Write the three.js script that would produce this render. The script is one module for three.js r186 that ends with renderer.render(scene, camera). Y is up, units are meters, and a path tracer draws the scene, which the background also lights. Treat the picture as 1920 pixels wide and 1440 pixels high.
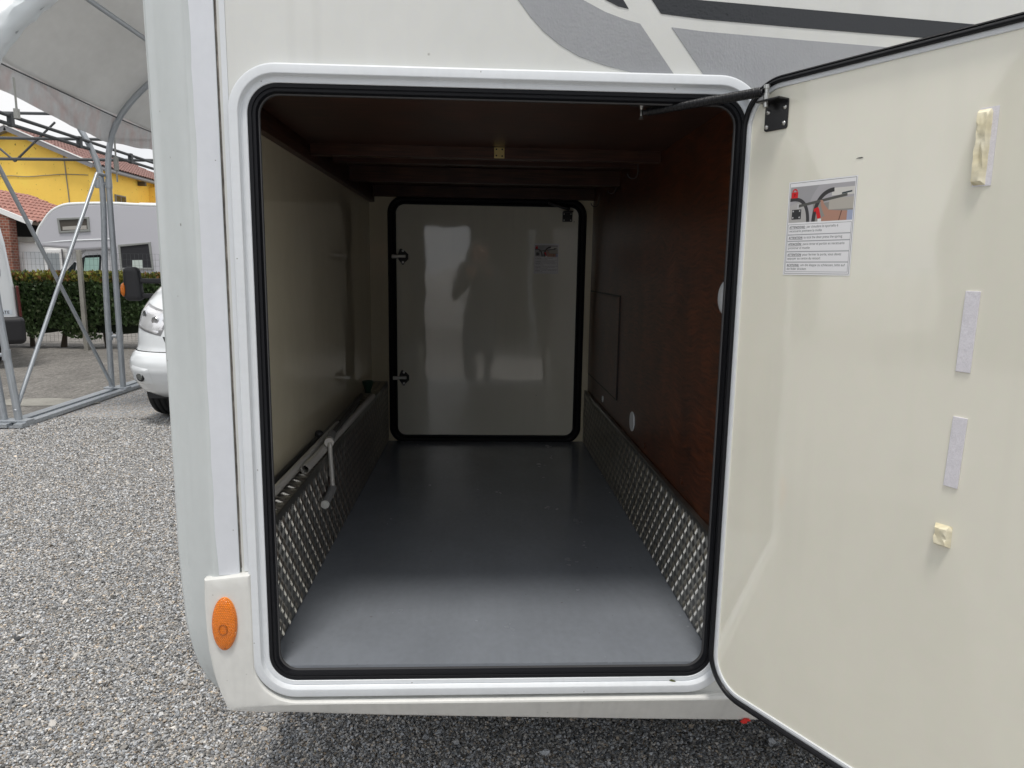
import * as THREE from 'three';
import { RoundedBoxGeometry } from 'three/addons/geometries/RoundedBoxGeometry.js';
import { mergeGeometries, toCreasedNormals } from 'three/addons/utils/BufferGeometryUtils.js';
import { TessellateModifier } from 'three/addons/modifiers/TessellateModifier.js';
import { ImprovedNoise } from 'three/addons/math/ImprovedNoise.js';
import { MarchingCubes } from 'three/addons/objects/MarchingCubes.js';

// ───────── camera, sky, sun, exposure ─────────
const scene = new THREE.Scene();
const camera = new THREE.PerspectiveCamera(56.517, 4 / 3, 0.02, 800);
camera.position.set(0.4611, 1.4141, 1.5032);
camera.rotation.set(THREE.MathUtils.degToRad(-9.007), THREE.MathUtils.degToRad(-2.670), THREE.MathUtils.degToRad(0.878), 'YXZ');
const renderer = new THREE.WebGLRenderer({ antialias: true });
renderer.setSize(1024, 768);
renderer.toneMapping = THREE.LinearToneMapping;
renderer.toneMappingExposure = 1.40;
renderer.shadowMap.enabled = true;

const PN = new ImprovedNoise();
const nz = (x, y, z = 0) => PN.noise(x, y, z);
const fbm = (x, y, z, o = 4) => { let s = 0, a = 0.5; for (let i = 0; i < o; i++) { s += a * nz(x, y, z); x *= 2.03; y *= 2.03; z *= 2.03; a *= 0.5; } return s; };
function rng(seed) { let a = seed >>> 0; return () => { a = (a + 0x6D2B79F5) | 0; let t = Math.imul(a ^ (a >>> 15), 1 | a); t = (t + Math.imul(t ^ (t >>> 7), 61 | t)) ^ t; return ((t ^ (t >>> 14)) >>> 0) / 4294967296; }; }

{ // overcast cloud sky
  const W = 1024, H = 512, d = new Float32Array(W * H * 4);
  for (let j = 0; j < H; j++) for (let i = 0; i < W; i++) {
    const el = ((j + 0.5) / H - 0.5) * Math.PI, az = (i + 0.5) / W * Math.PI * 2;
    const cx = Math.cos(el) * Math.cos(az), cz = Math.cos(el) * Math.sin(az), cy = Math.sin(el);
    const k = 1 / (Math.abs(cy) + 0.35);
    const c = fbm(cx * k * 1.6 + 7, cz * k * 1.6 + 3, 2.2, 5);          // clouds, flattened toward the horizon
    const f = fbm(cx * k * 5 + 1, cz * k * 5, 9.1, 4);
    const base = 0.67 + 0.05 * Math.max(0, cy);
    const gap = Math.min(1, Math.max(0, (-c - 0.02) * 3.2));
    const l = base * (1 + 0.30 * c + 0.10 * f);
    const o = (j * W + i) * 4;
    d[o] = l * (1 - 0.13 * gap); d[o + 1] = l * (1 - 0.05 * gap); d[o + 2] = l * (1.01 + 0.05 * gap); d[o + 3] = 1;
  }
  const t = new THREE.DataTexture(d, W, H, THREE.RGBAFormat, THREE.FloatType);
  t.mapping = THREE.EquirectangularReflectionMapping; t.magFilter = THREE.LinearFilter; t.minFilter = THREE.LinearFilter; t.wrapS = THREE.RepeatWrapping; t.needsUpdate = true;
  scene.background = t; scene.environment = t;
}
const sun = new THREE.DirectionalLight(0xfffaf3, 1.5);
sun.position.set(-0.6, 12, 2.7); sun.target.position.set(0, 0, -1); scene.add(sun, sun.target);
sun.castShadow = true; sun.shadow.radius = 22; sun.shadow.mapSize.set(2048, 2048);
Object.assign(sun.shadow.camera, { left: -14, right: 10, top: 14, bottom: -14, near: 0.5, far: 50 });

// ───────── helpers ─────────
const V = (x, y, z) => new THREE.Vector3(x, y, z);
const used = {};
function numbered(n) { used[n] = (used[n] ?? -1) + 1; return used[n] ? `${n}_${String(used[n]).padStart(3, '0')}` : n; }
function thing(name, label, category, group) {
  const o = new THREE.Group(); o.name = numbered(name); o.userData = { label, category }; if (group) o.userData.group = group; scene.add(o); return o;
}
function mesh(name, geo, mat, parent, label) {
  if (Array.isArray(geo)) geo = merge(geo);
  const m = new THREE.Mesh(geo, mat); m.name = parent && parent !== scene ? name : numbered(name); m.castShadow = m.receiveShadow = true;
  if (label) m.userData.label = label;
  (parent || scene).add(m); return m;
}
function part(name, parent, label) { const g = new THREE.Group(); g.name = name; if (label) g.userData.label = label; parent.add(g); return g; }
function merge(list) {
  return mergeGeometries(list.map(g => { const q = g.index ? g.toNonIndexed() : g; for (const k of Object.keys(q.attributes)) if (!['position', 'normal', 'uv'].includes(k)) q.deleteAttribute(k);
    if (!q.attributes.uv) q.setAttribute('uv', new THREE.BufferAttribute(new Float32Array(q.attributes.position.count * 2), 2)); return q; }));
}
function cubeUV(g, s = 1) { // uv in metres by dominant normal
  const q = g.index ? g.toNonIndexed() : g, p = q.attributes.position, n = q.attributes.normal, uv = new Float32Array(p.count * 2);
  for (let i = 0; i < p.count; i++) {
    const ax = Math.abs(n.getX(i)), ay = Math.abs(n.getY(i)), az = Math.abs(n.getZ(i)); let u, v;
    if (ax >= ay && ax >= az) { u = p.getZ(i); v = p.getY(i); } else if (ay >= az) { u = p.getX(i); v = p.getZ(i); } else { u = p.getX(i); v = p.getY(i); }
    uv[2 * i] = u * s; uv[2 * i + 1] = v * s;
  }
  q.setAttribute('uv', new THREE.BufferAttribute(uv, 2)); return q;
}
function box(x0, x1, y0, y1, z0, z1, r = 0) {
  const w = Math.abs(x1 - x0), h = Math.abs(y1 - y0), d = Math.abs(z1 - z0);
  const g = r ? new RoundedBoxGeometry(w, h, d, 2, Math.min(r, w / 2.01, h / 2.01, d / 2.01)) : new THREE.BoxGeometry(w, h, d);
  g.translate((x0 + x1) / 2, (y0 + y1) / 2, (z0 + z1) / 2); return cubeUV(g);
}
function rod(a, b, r, seg = 10, r2 = r) {
  const A = V(...a), B = V(...b), d = B.clone().sub(A), L = d.length();
  const g = new THREE.CylinderGeometry(r2, r, L, seg, 1); g.translate(0, L / 2, 0);
  g.applyQuaternion(new THREE.Quaternion().setFromUnitVectors(V(0, 1, 0), d.normalize())); g.translate(A.x, A.y, A.z); return g;
}
function tube(pts, r, seg = 24, rad = 8, closed = false) { return new THREE.TubeGeometry(new THREE.CatmullRomCurve3(pts.map(p => V(...p)), closed, 'centripetal'), seg, r, rad, closed); }
function disc(c, dir, r, h, seg = 20) { const a = V(...c), n = V(...dir).normalize(); return rod(c, [a.x + n.x * h, a.y + n.y * h, a.z + n.z * h], r, seg); }
function extr(pts, z0, z1, bev = 0, holes = []) {
  const s = new THREE.Shape(pts.map(p => new THREE.Vector2(p[0], p[1])));
  for (const h of holes) s.holes.push(new THREE.Path(h.map(p => new THREE.Vector2(p[0], p[1]))));
  const g = new THREE.ExtrudeGeometry(s, { depth: z1 - z0 - 2 * bev, bevelEnabled: bev > 0, bevelSize: bev, bevelThickness: bev, bevelOffset: -bev, bevelSegments: 3 });
  g.translate(0, 0, z0 + bev); return g;
}
function rrPath(x0, x1, y0, y1, r, n = 8) {
  const P = []; const c = [[x1 - r, y1 - r, 0], [x0 + r, y1 - r, 90], [x0 + r, y0 + r, 180], [x1 - r, y0 + r, 270]];
  for (const [cx, cy, a] of c) for (let i = 0; i <= n; i++) { const t = (a + 90 * i / n) * Math.PI / 180; P.push([cx + r * Math.cos(t), cy + r * Math.sin(t)]); }
  return P;
}
// a profile [[outward offset, z], ...] swept round a rounded rectangle
function rim(x0, x1, y0, y1, r, prof, n = 12, crease = 0.5) {
  const rows = prof.map(([o, z]) => rrPath(x0 - o, x1 + o, y0 - o, y1 + o, Math.max(r + o, 0.003), n).map(p => [p[0], p[1], z]));
  const pos = [], uv = [], m = rows[0].length;
  let s = 0;
  for (let i = 0; i < m; i++) {
    const j = (i + 1) % m; const L = Math.hypot(rows[0][j][0] - rows[0][i][0], rows[0][j][1] - rows[0][i][1]);
    for (let k = 0; k + 1 < rows.length; k++) {
      const a = rows[k][i], b = rows[k][j], c = rows[k + 1][j], d = rows[k + 1][i];
      for (const q of [a, d, b, b, d, c]) pos.push(...q);
      const v0 = k * 0.01, v1 = v0 + 0.01; uv.push(s, v0, s, v1, s + L, v0, s + L, v0, s, v1, s + L, v1);
    }
    s += L;
  }
  const g = new THREE.BufferGeometry(); g.setAttribute('position', new THREE.Float32BufferAttribute(pos, 3)); g.setAttribute('uv', new THREE.Float32BufferAttribute(uv, 2)); g.computeVertexNormals();
  return toCreasedNormals(g, crease);
}
// grid of points → surface
function grid(rows, crease = 0.6, uvf) {
  const pos = [], uv = [], U = uvf || ((p, i, j) => [p[0] + p[2], p[1]]);
  for (let i = 0; i + 1 < rows.length; i++) for (let j = 0; j + 1 < rows[i].length; j++) {
    const q = [[i, j], [i, j + 1], [i + 1, j], [i + 1, j], [i, j + 1], [i + 1, j + 1]];
    for (const [a, b] of q) { pos.push(...rows[a][b]); uv.push(...U(rows[a][b], a, b)); }
  }
  const g = new THREE.BufferGeometry(); g.setAttribute('position', new THREE.Float32BufferAttribute(pos, 3)); g.setAttribute('uv', new THREE.Float32BufferAttribute(uv, 2)); g.computeVertexNormals();
  return toCreasedNormals(g, crease);
}
const lerpTab = (tab, x) => { if (x <= tab[0][0]) return tab[0][1]; for (let i = 1; i < tab.length; i++) if (x <= tab[i][0]) { const t = (x - tab[i - 1][0]) / (tab[i][0] - tab[i - 1][0]); return tab[i - 1][1] + t * (tab[i][1] - tab[i - 1][1]); } return tab[tab.length - 1][1]; };

// ───────── textures ─────────
function tex(n, fn, srgb, rep = 1) { // fn(u, v) → grey or [r,g,b] 0..1, u, v in 0..1
  const d = new Uint8Array(n * n * 4);
  for (let j = 0; j < n; j++) for (let i = 0; i < n; i++) { let c = fn((i + 0.5) / n, (j + 0.5) / n); if (typeof c === 'number') c = [c, c, c]; const o = (j * n + i) * 4; for (let k = 0; k < 3; k++) d[o + k] = Math.max(0, Math.min(255, c[k] * 255)); d[o + 3] = 255; }
  const t = new THREE.DataTexture(d, n, n, THREE.RGBAFormat); t.magFilter = THREE.LinearFilter; t.minFilter = THREE.LinearMipmapLinearFilter; t.generateMipmaps = true; t.wrapS = t.wrapT = THREE.RepeatWrapping; t.repeat.set(rep, rep);
  if (srgb) t.colorSpace = THREE.SRGBColorSpace; t.needsUpdate = true; return t;
}
// seamless noise on the unit square
const tn = (u, v, f, s = 0, o = 4) => { const a = u * 6.28318, b = v * 6.28318, r = f / 6.28318; let q = 0, w = 0.5, k = 1; for (let i = 0; i < o; i++) { q += w * (nz(Math.cos(a) * r * k + s, Math.sin(a) * r * k, Math.cos(b) * r * k) + nz(Math.sin(b) * r * k + s + 5, Math.cos(a) * r * k + 3, Math.sin(a) * r * k + 9)) * 0.75; w *= 0.5; k *= 2; } return q; };
const tWave = tex(256, (u, v) => 0.5 + 0.5 * tn(u, v, 6, 3, 3), false, 0.7);
const tSmudge = tex(512, (u, v) => { const a = tn(u, v, 8, 1, 5), b = tn(u, v, 40, 8, 3); return 0.5 + 0.35 * a + 0.25 * b; }, false, 0.9);
const tPeel = tex(256, (u, v) => 0.5 + 0.5 * tn(u, v, 60, 4, 2), false, 4);
const tFine = tex(256, (u, v) => 0.5 + 0.5 * tn(u, v, 90, 2, 2), false, 3);
function tint(base, amp, f1, f2, seed, rep, specks = 0, streak = 0) { // base in sRGB 0..1, patchy; specks = dirt dots per cell, streak = faint run marks
  const N = 44, R = rng(seed * 31 + 7), dots = []; for (let i = 0; i < N * N; i++) dots.push(R() < specks ? [R(), R(), 0.03 + 0.09 * R() * R(), 0.25 + 0.5 * R()] : null);
  return tex(512, (u, v) => {
    const a = tn(u, v, f1, seed, 4) * amp, b = tn(u, v, f2, seed + 4, 3) * amp * 0.6; let k = 1 + a + b;
    if (streak) { const q = Math.max(0, nz(u * 46, v * 2.4, seed) - 0.12) * Math.max(0, nz(u * 5 + 3, v * 3, seed + 2) + 0.25); k -= streak * q; }
    let w = 0; if (specks) { const x = u * N, y = v * N, d = dots[Math.floor(y) % N * N + Math.floor(x) % N]; if (d) { const r = Math.hypot(x % 1 - (0.2 + 0.6 * d[0]), y % 1 - (0.2 + 0.6 * d[1])); if (r < d[2]) w = d[3]; } }
    return base.map((c, i) => c * k * (1 - w) + w * [0.30, 0.28, 0.25][i]);
  }, true, rep);
}
const tGalv = tex(512, (u, v) => { const a = tn(u, v, 30, 2, 3), b = tn(u, v, 90, 6, 2); const k = 0.69 + 0.12 * a + 0.08 * b; return [k * 0.97, k * 1.0, k * 1.03]; }, true, 2);
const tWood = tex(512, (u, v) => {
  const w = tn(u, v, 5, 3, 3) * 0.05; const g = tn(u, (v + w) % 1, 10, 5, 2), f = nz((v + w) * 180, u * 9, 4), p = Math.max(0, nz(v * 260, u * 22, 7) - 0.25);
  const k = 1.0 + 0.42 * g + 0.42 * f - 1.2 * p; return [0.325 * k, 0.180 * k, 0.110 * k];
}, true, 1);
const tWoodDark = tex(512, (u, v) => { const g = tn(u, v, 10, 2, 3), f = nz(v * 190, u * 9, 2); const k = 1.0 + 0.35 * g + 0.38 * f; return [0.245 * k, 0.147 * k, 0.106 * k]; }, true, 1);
// gravel: jittered cells
const GS = 1024, gravelData = (() => {
  const N = 96, R = rng(11), cells = []; for (let i = 0; i < N * N; i++) { const t = R(); const l = 0.58 + 0.28 * R() + (t > 0.93 ? 0.15 : 0) - (t < 0.12 ? 0.18 : 0); const w = R(); const tin = w > 0.86 ? [1.10, 1.0, 0.88] : w > 0.6 ? [1.03, 1, 0.96] : w > 0.3 ? [0.97, 1, 1.04] : [1, 1, 1]; cells.push([R(), R(), tin.map(c => c * l), 0.8 + 0.5 * R()]); }
  const col = new Float32Array(GS * GS * 3), h = new Float32Array(GS * GS);
  for (let j = 0; j < GS; j++) for (let i = 0; i < GS; i++) {
    const x = (i + 0.5) / GS * N, y = (j + 0.5) / GS * N, xi = Math.floor(x), yi = Math.floor(y); let b1 = 9, b2 = 9, bc = null;
    for (let dy = -1; dy <= 1; dy++) for (let dx = -1; dx <= 1; dx++) { const c = cells[((yi + dy + N) % N) * N + (xi + dx + N) % N]; const ex = xi + dx + c[0] - x, ey = yi + dy + c[1] - y; const q = Math.hypot(ex, ey) / c[3]; if (q < b1) { b2 = b1; b1 = q; bc = c; } else if (q < b2) b2 = q; }
    const o = j * GS + i; h[o] = Math.min(1, (b2 - b1) * 2.2); for (let k = 0; k < 3; k++) col[o * 3 + k] = bc[2][k];
  }
  return { col, h };
})();
const tGravel = tex(GS, (u, v) => { const o = Math.floor(v * GS) * GS + Math.floor(u * GS); return [0, 1, 2].map(k => gravelData.col[o * 3 + k]); }, true, 1.1);
const tGravelH = tex(GS, (u, v) => gravelData.h[Math.floor(v * GS) * GS + Math.floor(u * GS)], false, 1.1);

// ───────── materials ─────────
const std = (c, rough, metal = 0, o = {}) => new THREE.MeshStandardMaterial({ color: c, roughness: rough, metalness: metal, side: THREE.DoubleSide, ...o });
const phy = (c, rough, o = {}) => new THREE.MeshPhysicalMaterial({ color: c, roughness: rough, side: THREE.DoubleSide, ...o });
const lin = (r, g, b) => new THREE.Color().setRGB(r, g, b);
const M = {
  wall: phy(0xffffff, 0.22, { map: tint([0.838, 0.842, 0.828], 0.03, 4, 30, 5, 0.6, 0.004, 0.06), bumpMap: tWave, bumpScale: 0.0012, clearcoat: 0.3, clearcoatRoughness: 0.08 }),
  grp: phy(0xffffff, 0.24, { map: tint([0.795, 0.815, 0.815], 0.035, 6, 40, 9, 0.8, 0.012, 0.10), bumpMap: tWave, bumpScale: 0.001, roughnessMap: null }),
  tape: phy(0xffffff, 0.4, { map: tint([0.85, 0.862, 0.885], 0.03, 8, 50, 17, 1.3, 0.02, 0.06) }),
  frame: phy(0xffffff, 0.36, { map: tint([0.865, 0.880, 0.895], 0.03, 6, 60, 2, 1.2, 0.012, 0.06) }),
  skirt: phy(0xffffff, 0.36, { map: tint([0.86, 0.86, 0.845], 0.06, 7, 50, 12, 1.1, 0.04, 0.12), bumpMap: tFine, bumpScale: 0.0002 }),
  rubber: phy(lin(0.006, 0.0065, 0.009), 0.5, { specularIntensity: 0.55, bumpMap: tFine, bumpScale: 0.0003 }),
  creamDoor: phy(0xffffff, 0.045, { map: tint([0.935, 0.925, 0.868], 0.016, 5, 30, 21, 0.7, 0.0012, 0.05), ior: 1.75, bumpMap: tWave, bumpScale: 0.0016 }),
  cream: phy(0xffffff, 0.035, { map: tint([0.85, 0.815, 0.715], 0.03, 5, 30, 25, 0.7), ior: 1.6, bumpMap: tWave, bumpScale: 0.0018 }),
  wood: std(0xffffff, 0.34, 0, { map: tWood, bumpMap: tFine, bumpScale: 0.0003 }),
  woodDark: std(0xffffff, 0.45, 0, { map: tWoodDark }),
  floor: phy(0xffffff, 0.40, { map: tint([0.50, 0.520, 0.548], 0.07, 6, 70, 31, 0.9, 0.02, 0), roughnessMap: tSmudge, bumpMap: tWave, bumpScale: 0.0008 }),
  tread: std(0xffffff, 0.36, 0.9, { map: tint([0.54, 0.535, 0.52], 0.20, 8, 50, 33, 1.5) }),
  treadBar: std(0xffffff, 0.32, 0.95, { map: tint([0.79, 0.78, 0.75], 0.14, 8, 50, 35, 1.5) }),
  steel: std(lin(0.55, 0.55, 0.53), 0.28, 1),
  blackPaint: phy(lin(0.012, 0.012, 0.014), 0.28),
  blackPlastic: std(lin(0.022, 0.022, 0.025), 0.5, 0, { bumpMap: tFine, bumpScale: 0.0004 }),
  brass: std(lin(0.62, 0.50, 0.22), 0.35, 0.9),
  decalGrey: phy(0xffffff, 0.17, { map: tint([0.625, 0.632, 0.645], 0.03, 6, 40, 41, 1), bumpMap: tPeel, bumpScale: 0.00035, metalness: 0.1 }),
  decalBlack: phy(lin(0.022, 0.025, 0.030), 0.14, { bumpMap: tPeel, bumpScale: 0.00035 }),
  sealant: std(0xffffff, 0.9, 0, { map: tint([0.47, 0.445, 0.42], 0.6, 20, 60, 44, 2) }),
  galv: std(0xffffff, 0.42, 0.45, { map: tGalv }),
  darkSteel: std(lin(0.10, 0.105, 0.11), 0.5, 0.5),
  tarp: phy(0xffffff, 0.6, { map: tint([0.80, 0.80, 0.79], 0.06, 6, 40, 50, 0.4), transmission: 0.14, thickness: 0 }),
  tarpStain: phy(0xffffff, 0.65, { transmission: 0.14, thickness: 0 }),
  tarpDark: std(0xffffff, 0.75, 0, { map: tint([0.30, 0.33, 0.31], 0.08, 6, 40, 57, 0.4) }),
  vanWhite: phy(lin(0.80, 0.83, 0.85), 0.25, { clearcoat: 1, clearcoatRoughness: 0.05 }),
  glassDark: phy(lin(0.02, 0.025, 0.028), 0.05, {}),
  lens: phy(0xffffff, 0.03, { transmission: 1, thickness: 0 }),
  chrome: std(lin(0.86, 0.86, 0.88), 0.08, 1),
  orange: phy(0xffffff, 0.10, { map: tex(256, (u, v) => { const x = u * 26, y = v * 26 * 1.1547, r = Math.floor(y) % 2 ? 0.5 : 0, k = 0.97 + 0.10 * nz(Math.floor(x + r) * 3.7, Math.floor(y) * 2.9, 5), e = Math.hypot((x + r) % 1 - 0.5, y % 1 - 0.5) > 0.42 ? 0.88 : 1; return [1.0 * k * e, 0.53 * k * e, 0.03 * k * e]; }, true, 9), clearcoat: 0.6, clearcoatRoughness: 0.05, bumpMap: tex(256, (u, v) => { const x = u * 26, y = v * 26 * 1.1547; const r = Math.floor(y) % 2 ? 0.5 : 0; const dx = ((x + r) % 1) - 0.5, dy = (y % 1) - 0.5; return 1 - Math.min(1, Math.hypot(dx, dy) * 2); }, false, 9), bumpScale: 0.0012 }),
  red: std(lin(0.62, 0.02, 0.015), 0.4),
  tyre: std(lin(0.02, 0.02, 0.021), 0.85),
  plaster: std(0xffffff, 0.9, 0, { map: tex(512, (u, v) => { const a = tn(u, v, 8, 60, 5), b = Math.max(0, tn(u, v, 70, 66, 3) - 0.34) * 2.0; const k = 1 + 0.07 * a - b; return [1.0 * k, 0.835 * k, 0.39 * k]; }, true, 0.22), bumpMap: tFine, bumpScale: 0.004 }),
  whitePaint: std(0xffffff, 0.6, 0, { map: tint([0.95, 0.95, 0.945], 0.04, 6, 40, 70, 0.5) }),
  greyTrim: std(lin(0.22, 0.22, 0.23), 0.7),
  tile: std(0xffffff, 0.85, 0, { map: tint([0.63, 0.455, 0.41], 0.30, 24, 90, 74, 0.4) }),
  tileDull: std(0xffffff, 0.85, 0, { map: tint([0.53, 0.41, 0.385], 0.28, 24, 90, 78, 0.4) }),
  brick: std(0xffffff, 0.9, 0, { map: tex(256, (u, v) => { const r = Math.floor(v * 16), y = v * 16 % 1, x = (u * 8 + (r % 2) * 0.5) % 1; if (y < 0.16 || x < 0.08) return [0.62, 0.58, 0.53]; const k = 0.9 + 0.25 * nz(Math.floor(u * 8 + (r % 2) * 0.5) * 3.3, r * 2.7, 1); return [0.60 * k, 0.36 * k, 0.29 * k]; }, true, 0.9) }),
  concrete: std(0xffffff, 0.9, 0, { map: tint([0.60, 0.59, 0.56], 0.15, 8, 60, 82, 0.7) }),
  bark: std(lin(0.09, 0.07, 0.05), 0.9),
  wire: std(lin(0.10, 0.11, 0.11), 0.6, 0.4),
};

// ───────── ground ─────────
const ground = (() => {
  const g = new THREE.PlaneGeometry(500, 500, 1, 1); g.rotateX(-Math.PI / 2);
  const p = g.attributes.position, uv = g.attributes.uv; for (let i = 0; i < p.count; i++) uv.setXY(i, p.getX(i), p.getZ(i));
  const m = mesh('ground', g, std(0xffffff, 0.95, 0, { map: tGravel, bumpMap: tGravelH, bumpScale: 0.006 }), scene);
  m.userData = { kind: 'structure', label: 'grey gravel yard surface running under everything', category: 'ground' }; return m;
})();
{ // trodden, browner yard beyond the tent rail
  const pts = [[-30, -4.0], [-3.66, -4.0], [-3.62, -30], [-30, -30]];
  const s = new THREE.Shape(pts.map(p => new THREE.Vector2(p[0], -p[1]))); const g = new THREE.ShapeGeometry(s); g.rotateX(-Math.PI / 2); g.translate(0, 0.006, 0);
  const t = tex(512, (u, v) => { const a = tn(u, v, 60, 90, 3), b = tn(u, v, 6, 92, 4), c = tn(u, v, 160, 95, 1); const k = 0.56 + 0.16 * a + 0.08 * b + 0.22 * c; return [k * 1.005, k * 0.98, k * 0.945]; }, true, 0.45);
  const m = mesh('yard', g, std(0xffffff, 0.95, 0, { map: t, bumpMap: tGravelH, bumpScale: 0.006 }), scene);
  m.userData = { kind: 'structure', label: 'brownish trodden gravel yard inside the tent frame', category: 'yard' };
  const q = []; const R = rng(3); for (let i = 0; i < 26; i++) { const a = i / 26 * 6.283; q.push([-4.0 + Math.cos(a) * (0.52 + 0.06 * R()), 5.92 + Math.sin(a) * (0.19 + 0.04 * R())]); }
  const pg = new THREE.ShapeGeometry(new THREE.Shape(q.map(p => new THREE.Vector2(...p)))); pg.rotateX(-Math.PI / 2); pg.translate(0, 0.011, 0);
  const pm = mesh('paved_patch', pg, M.concrete, scene); pm.userData = { kind: 'structure', label: 'pale concrete patch beside the tent rail', category: 'patch' };
}
{ // loose stones
  const R = rng(77), kinds = [];
  for (let k = 0; k < 4; k++) {
    const g = new THREE.IcosahedronGeometry(1, 1), p = g.attributes.position;
    for (let i = 0; i < p.count; i++) { const v = V(p.getX(i), p.getY(i), p.getZ(i)); const s = 1 + 0.55 * nz(v.x * 1.3 + k * 7, v.y * 1.3, v.z * 1.3) + 0.25 * nz(v.x * 3 + k, v.y * 3, v.z * 3); p.setXYZ(i, v.x * s, v.y * s * 0.62, v.z * s * 0.82); }
    g.computeVertexNormals(); kinds.push(toCreasedNormals(g, 0.35));
  }
  const mat = std(0xffffff, 0.85, 0, { bumpMap: tFine, bumpScale: 0.0006 });
  const lists = [[], [], [], []];
  const zone = (x0, x1, z0, z1, dens, s0, s1, y0) => { const n = Math.round((x1 - x0) * (z1 - z0) * dens); for (let i = 0; i < n; i++) lists[Math.floor(R() * 4)].push([x0 + R() * (x1 - x0), y0 + R() * 0.006, z0 + R() * (z1 - z0), s0 + (s1 - s0) * Math.pow(R(), 2.2)]); };
  zone(-2.6, 2.2, -1.9, 0.7, 27000, 0.0027, 0.0058, 0.0);
  zone(-3.5, 0.4, -3.4, -1.9, 20000, 0.0030, 0.0062, 0.0);
  zone(-3.5, -1.2, -5.2, -3.4, 13000, 0.0038, 0.0068, 0.0);
  zone(-3.5, 2.2, -5.2, 0.7, 110, 0.006, 0.013, 0.003);
  const e = new THREE.Euler(), q = new THREE.Quaternion(), m4 = new THREE.Matrix4(), c = new THREE.Color();
  lists.forEach((L, k) => {
    const im = new THREE.InstancedMesh(kinds[k], mat, L.length); im.name = numbered('gravel'); im.castShadow = im.receiveShadow = true;
    L.forEach(([x, y, z, s], i) => {
      e.set((R() - 0.5) * 1.1, R() * 6.28, (R() - 0.5) * 1.1); q.setFromEuler(e); const a = 0.8 + 0.5 * R(), b = 0.8 + 0.4 * R();
      m4.compose(V(x, y, z), q, V(s * a, s, s * b)); im.setMatrixAt(i, m4);
      const t = R(); let l = 0.20 + 0.42 * Math.pow(R(), 1.2); if (t > 0.91) l = 0.66 + 0.14 * R(); if (t < 0.16) l *= 0.42;
      const w = R(); const col = w > 0.93 ? [1.16, 0.99, 0.80] : w > 0.58 ? [1.05, 1, 0.93] : w > 0.28 ? [0.97, 1, 1.04] : [1, 1, 1];
      c.setRGB(l * col[0], l * col[1], l * col[2]); im.setColorAt(i, c);
    });
    im.userData = { kind: 'stuff', label: 'loose grey gravel stones covering the yard', category: 'gravel', group: 'gravel stones in the yard' }; scene.add(im);
  });
}

// ───────── the motorhome ─────────
const cam = thing('motorhome', 'cream motorhome with its rear garage hatch wide open, filling the picture', 'motorhome');
const OX0 = 0, OX1 = 1.0, OY0 = 0.5, OY1 = 1.7716, OR = 0.06, ZB = -2.166, FY = 0.527;
mesh('side_wall', extr([[-0.0545, 0.44], [4.2, 0.44], [4.2, 2.95], [-0.0545, 2.95]], -0.03, 0, 0, [rrPath(OX0 - 0.006, OX1 + 0.006, OY0 - 0.006, OY1 + 0.006, OR + 0.006, 12).reverse()]), M.wall, cam);
// far side, roof, rear, front end, underside
mesh('side_wall', box(-0.19, 4.2, 0.44, 2.95, ZB - 0.06, ZB - 0.032), M.wall, cam, 'far side wall');
mesh('roof', box(-0.195, 4.2, 2.952, 3.0, ZB - 0.065, 0.01, 0.01), M.grp, cam);
mesh('rear_wall', box(-0.185, -0.13, 0.44, 2.95, ZB, -0.10), M.grp, cam);
mesh('front_bulkhead', box(4.15, 4.198, 0.44, 2.95, ZB, -0.032), M.wall, cam);
mesh('underside', box(-0.12, 4.14, 0.445, 0.495, ZB, -0.035), M.blackPlastic, cam);
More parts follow.
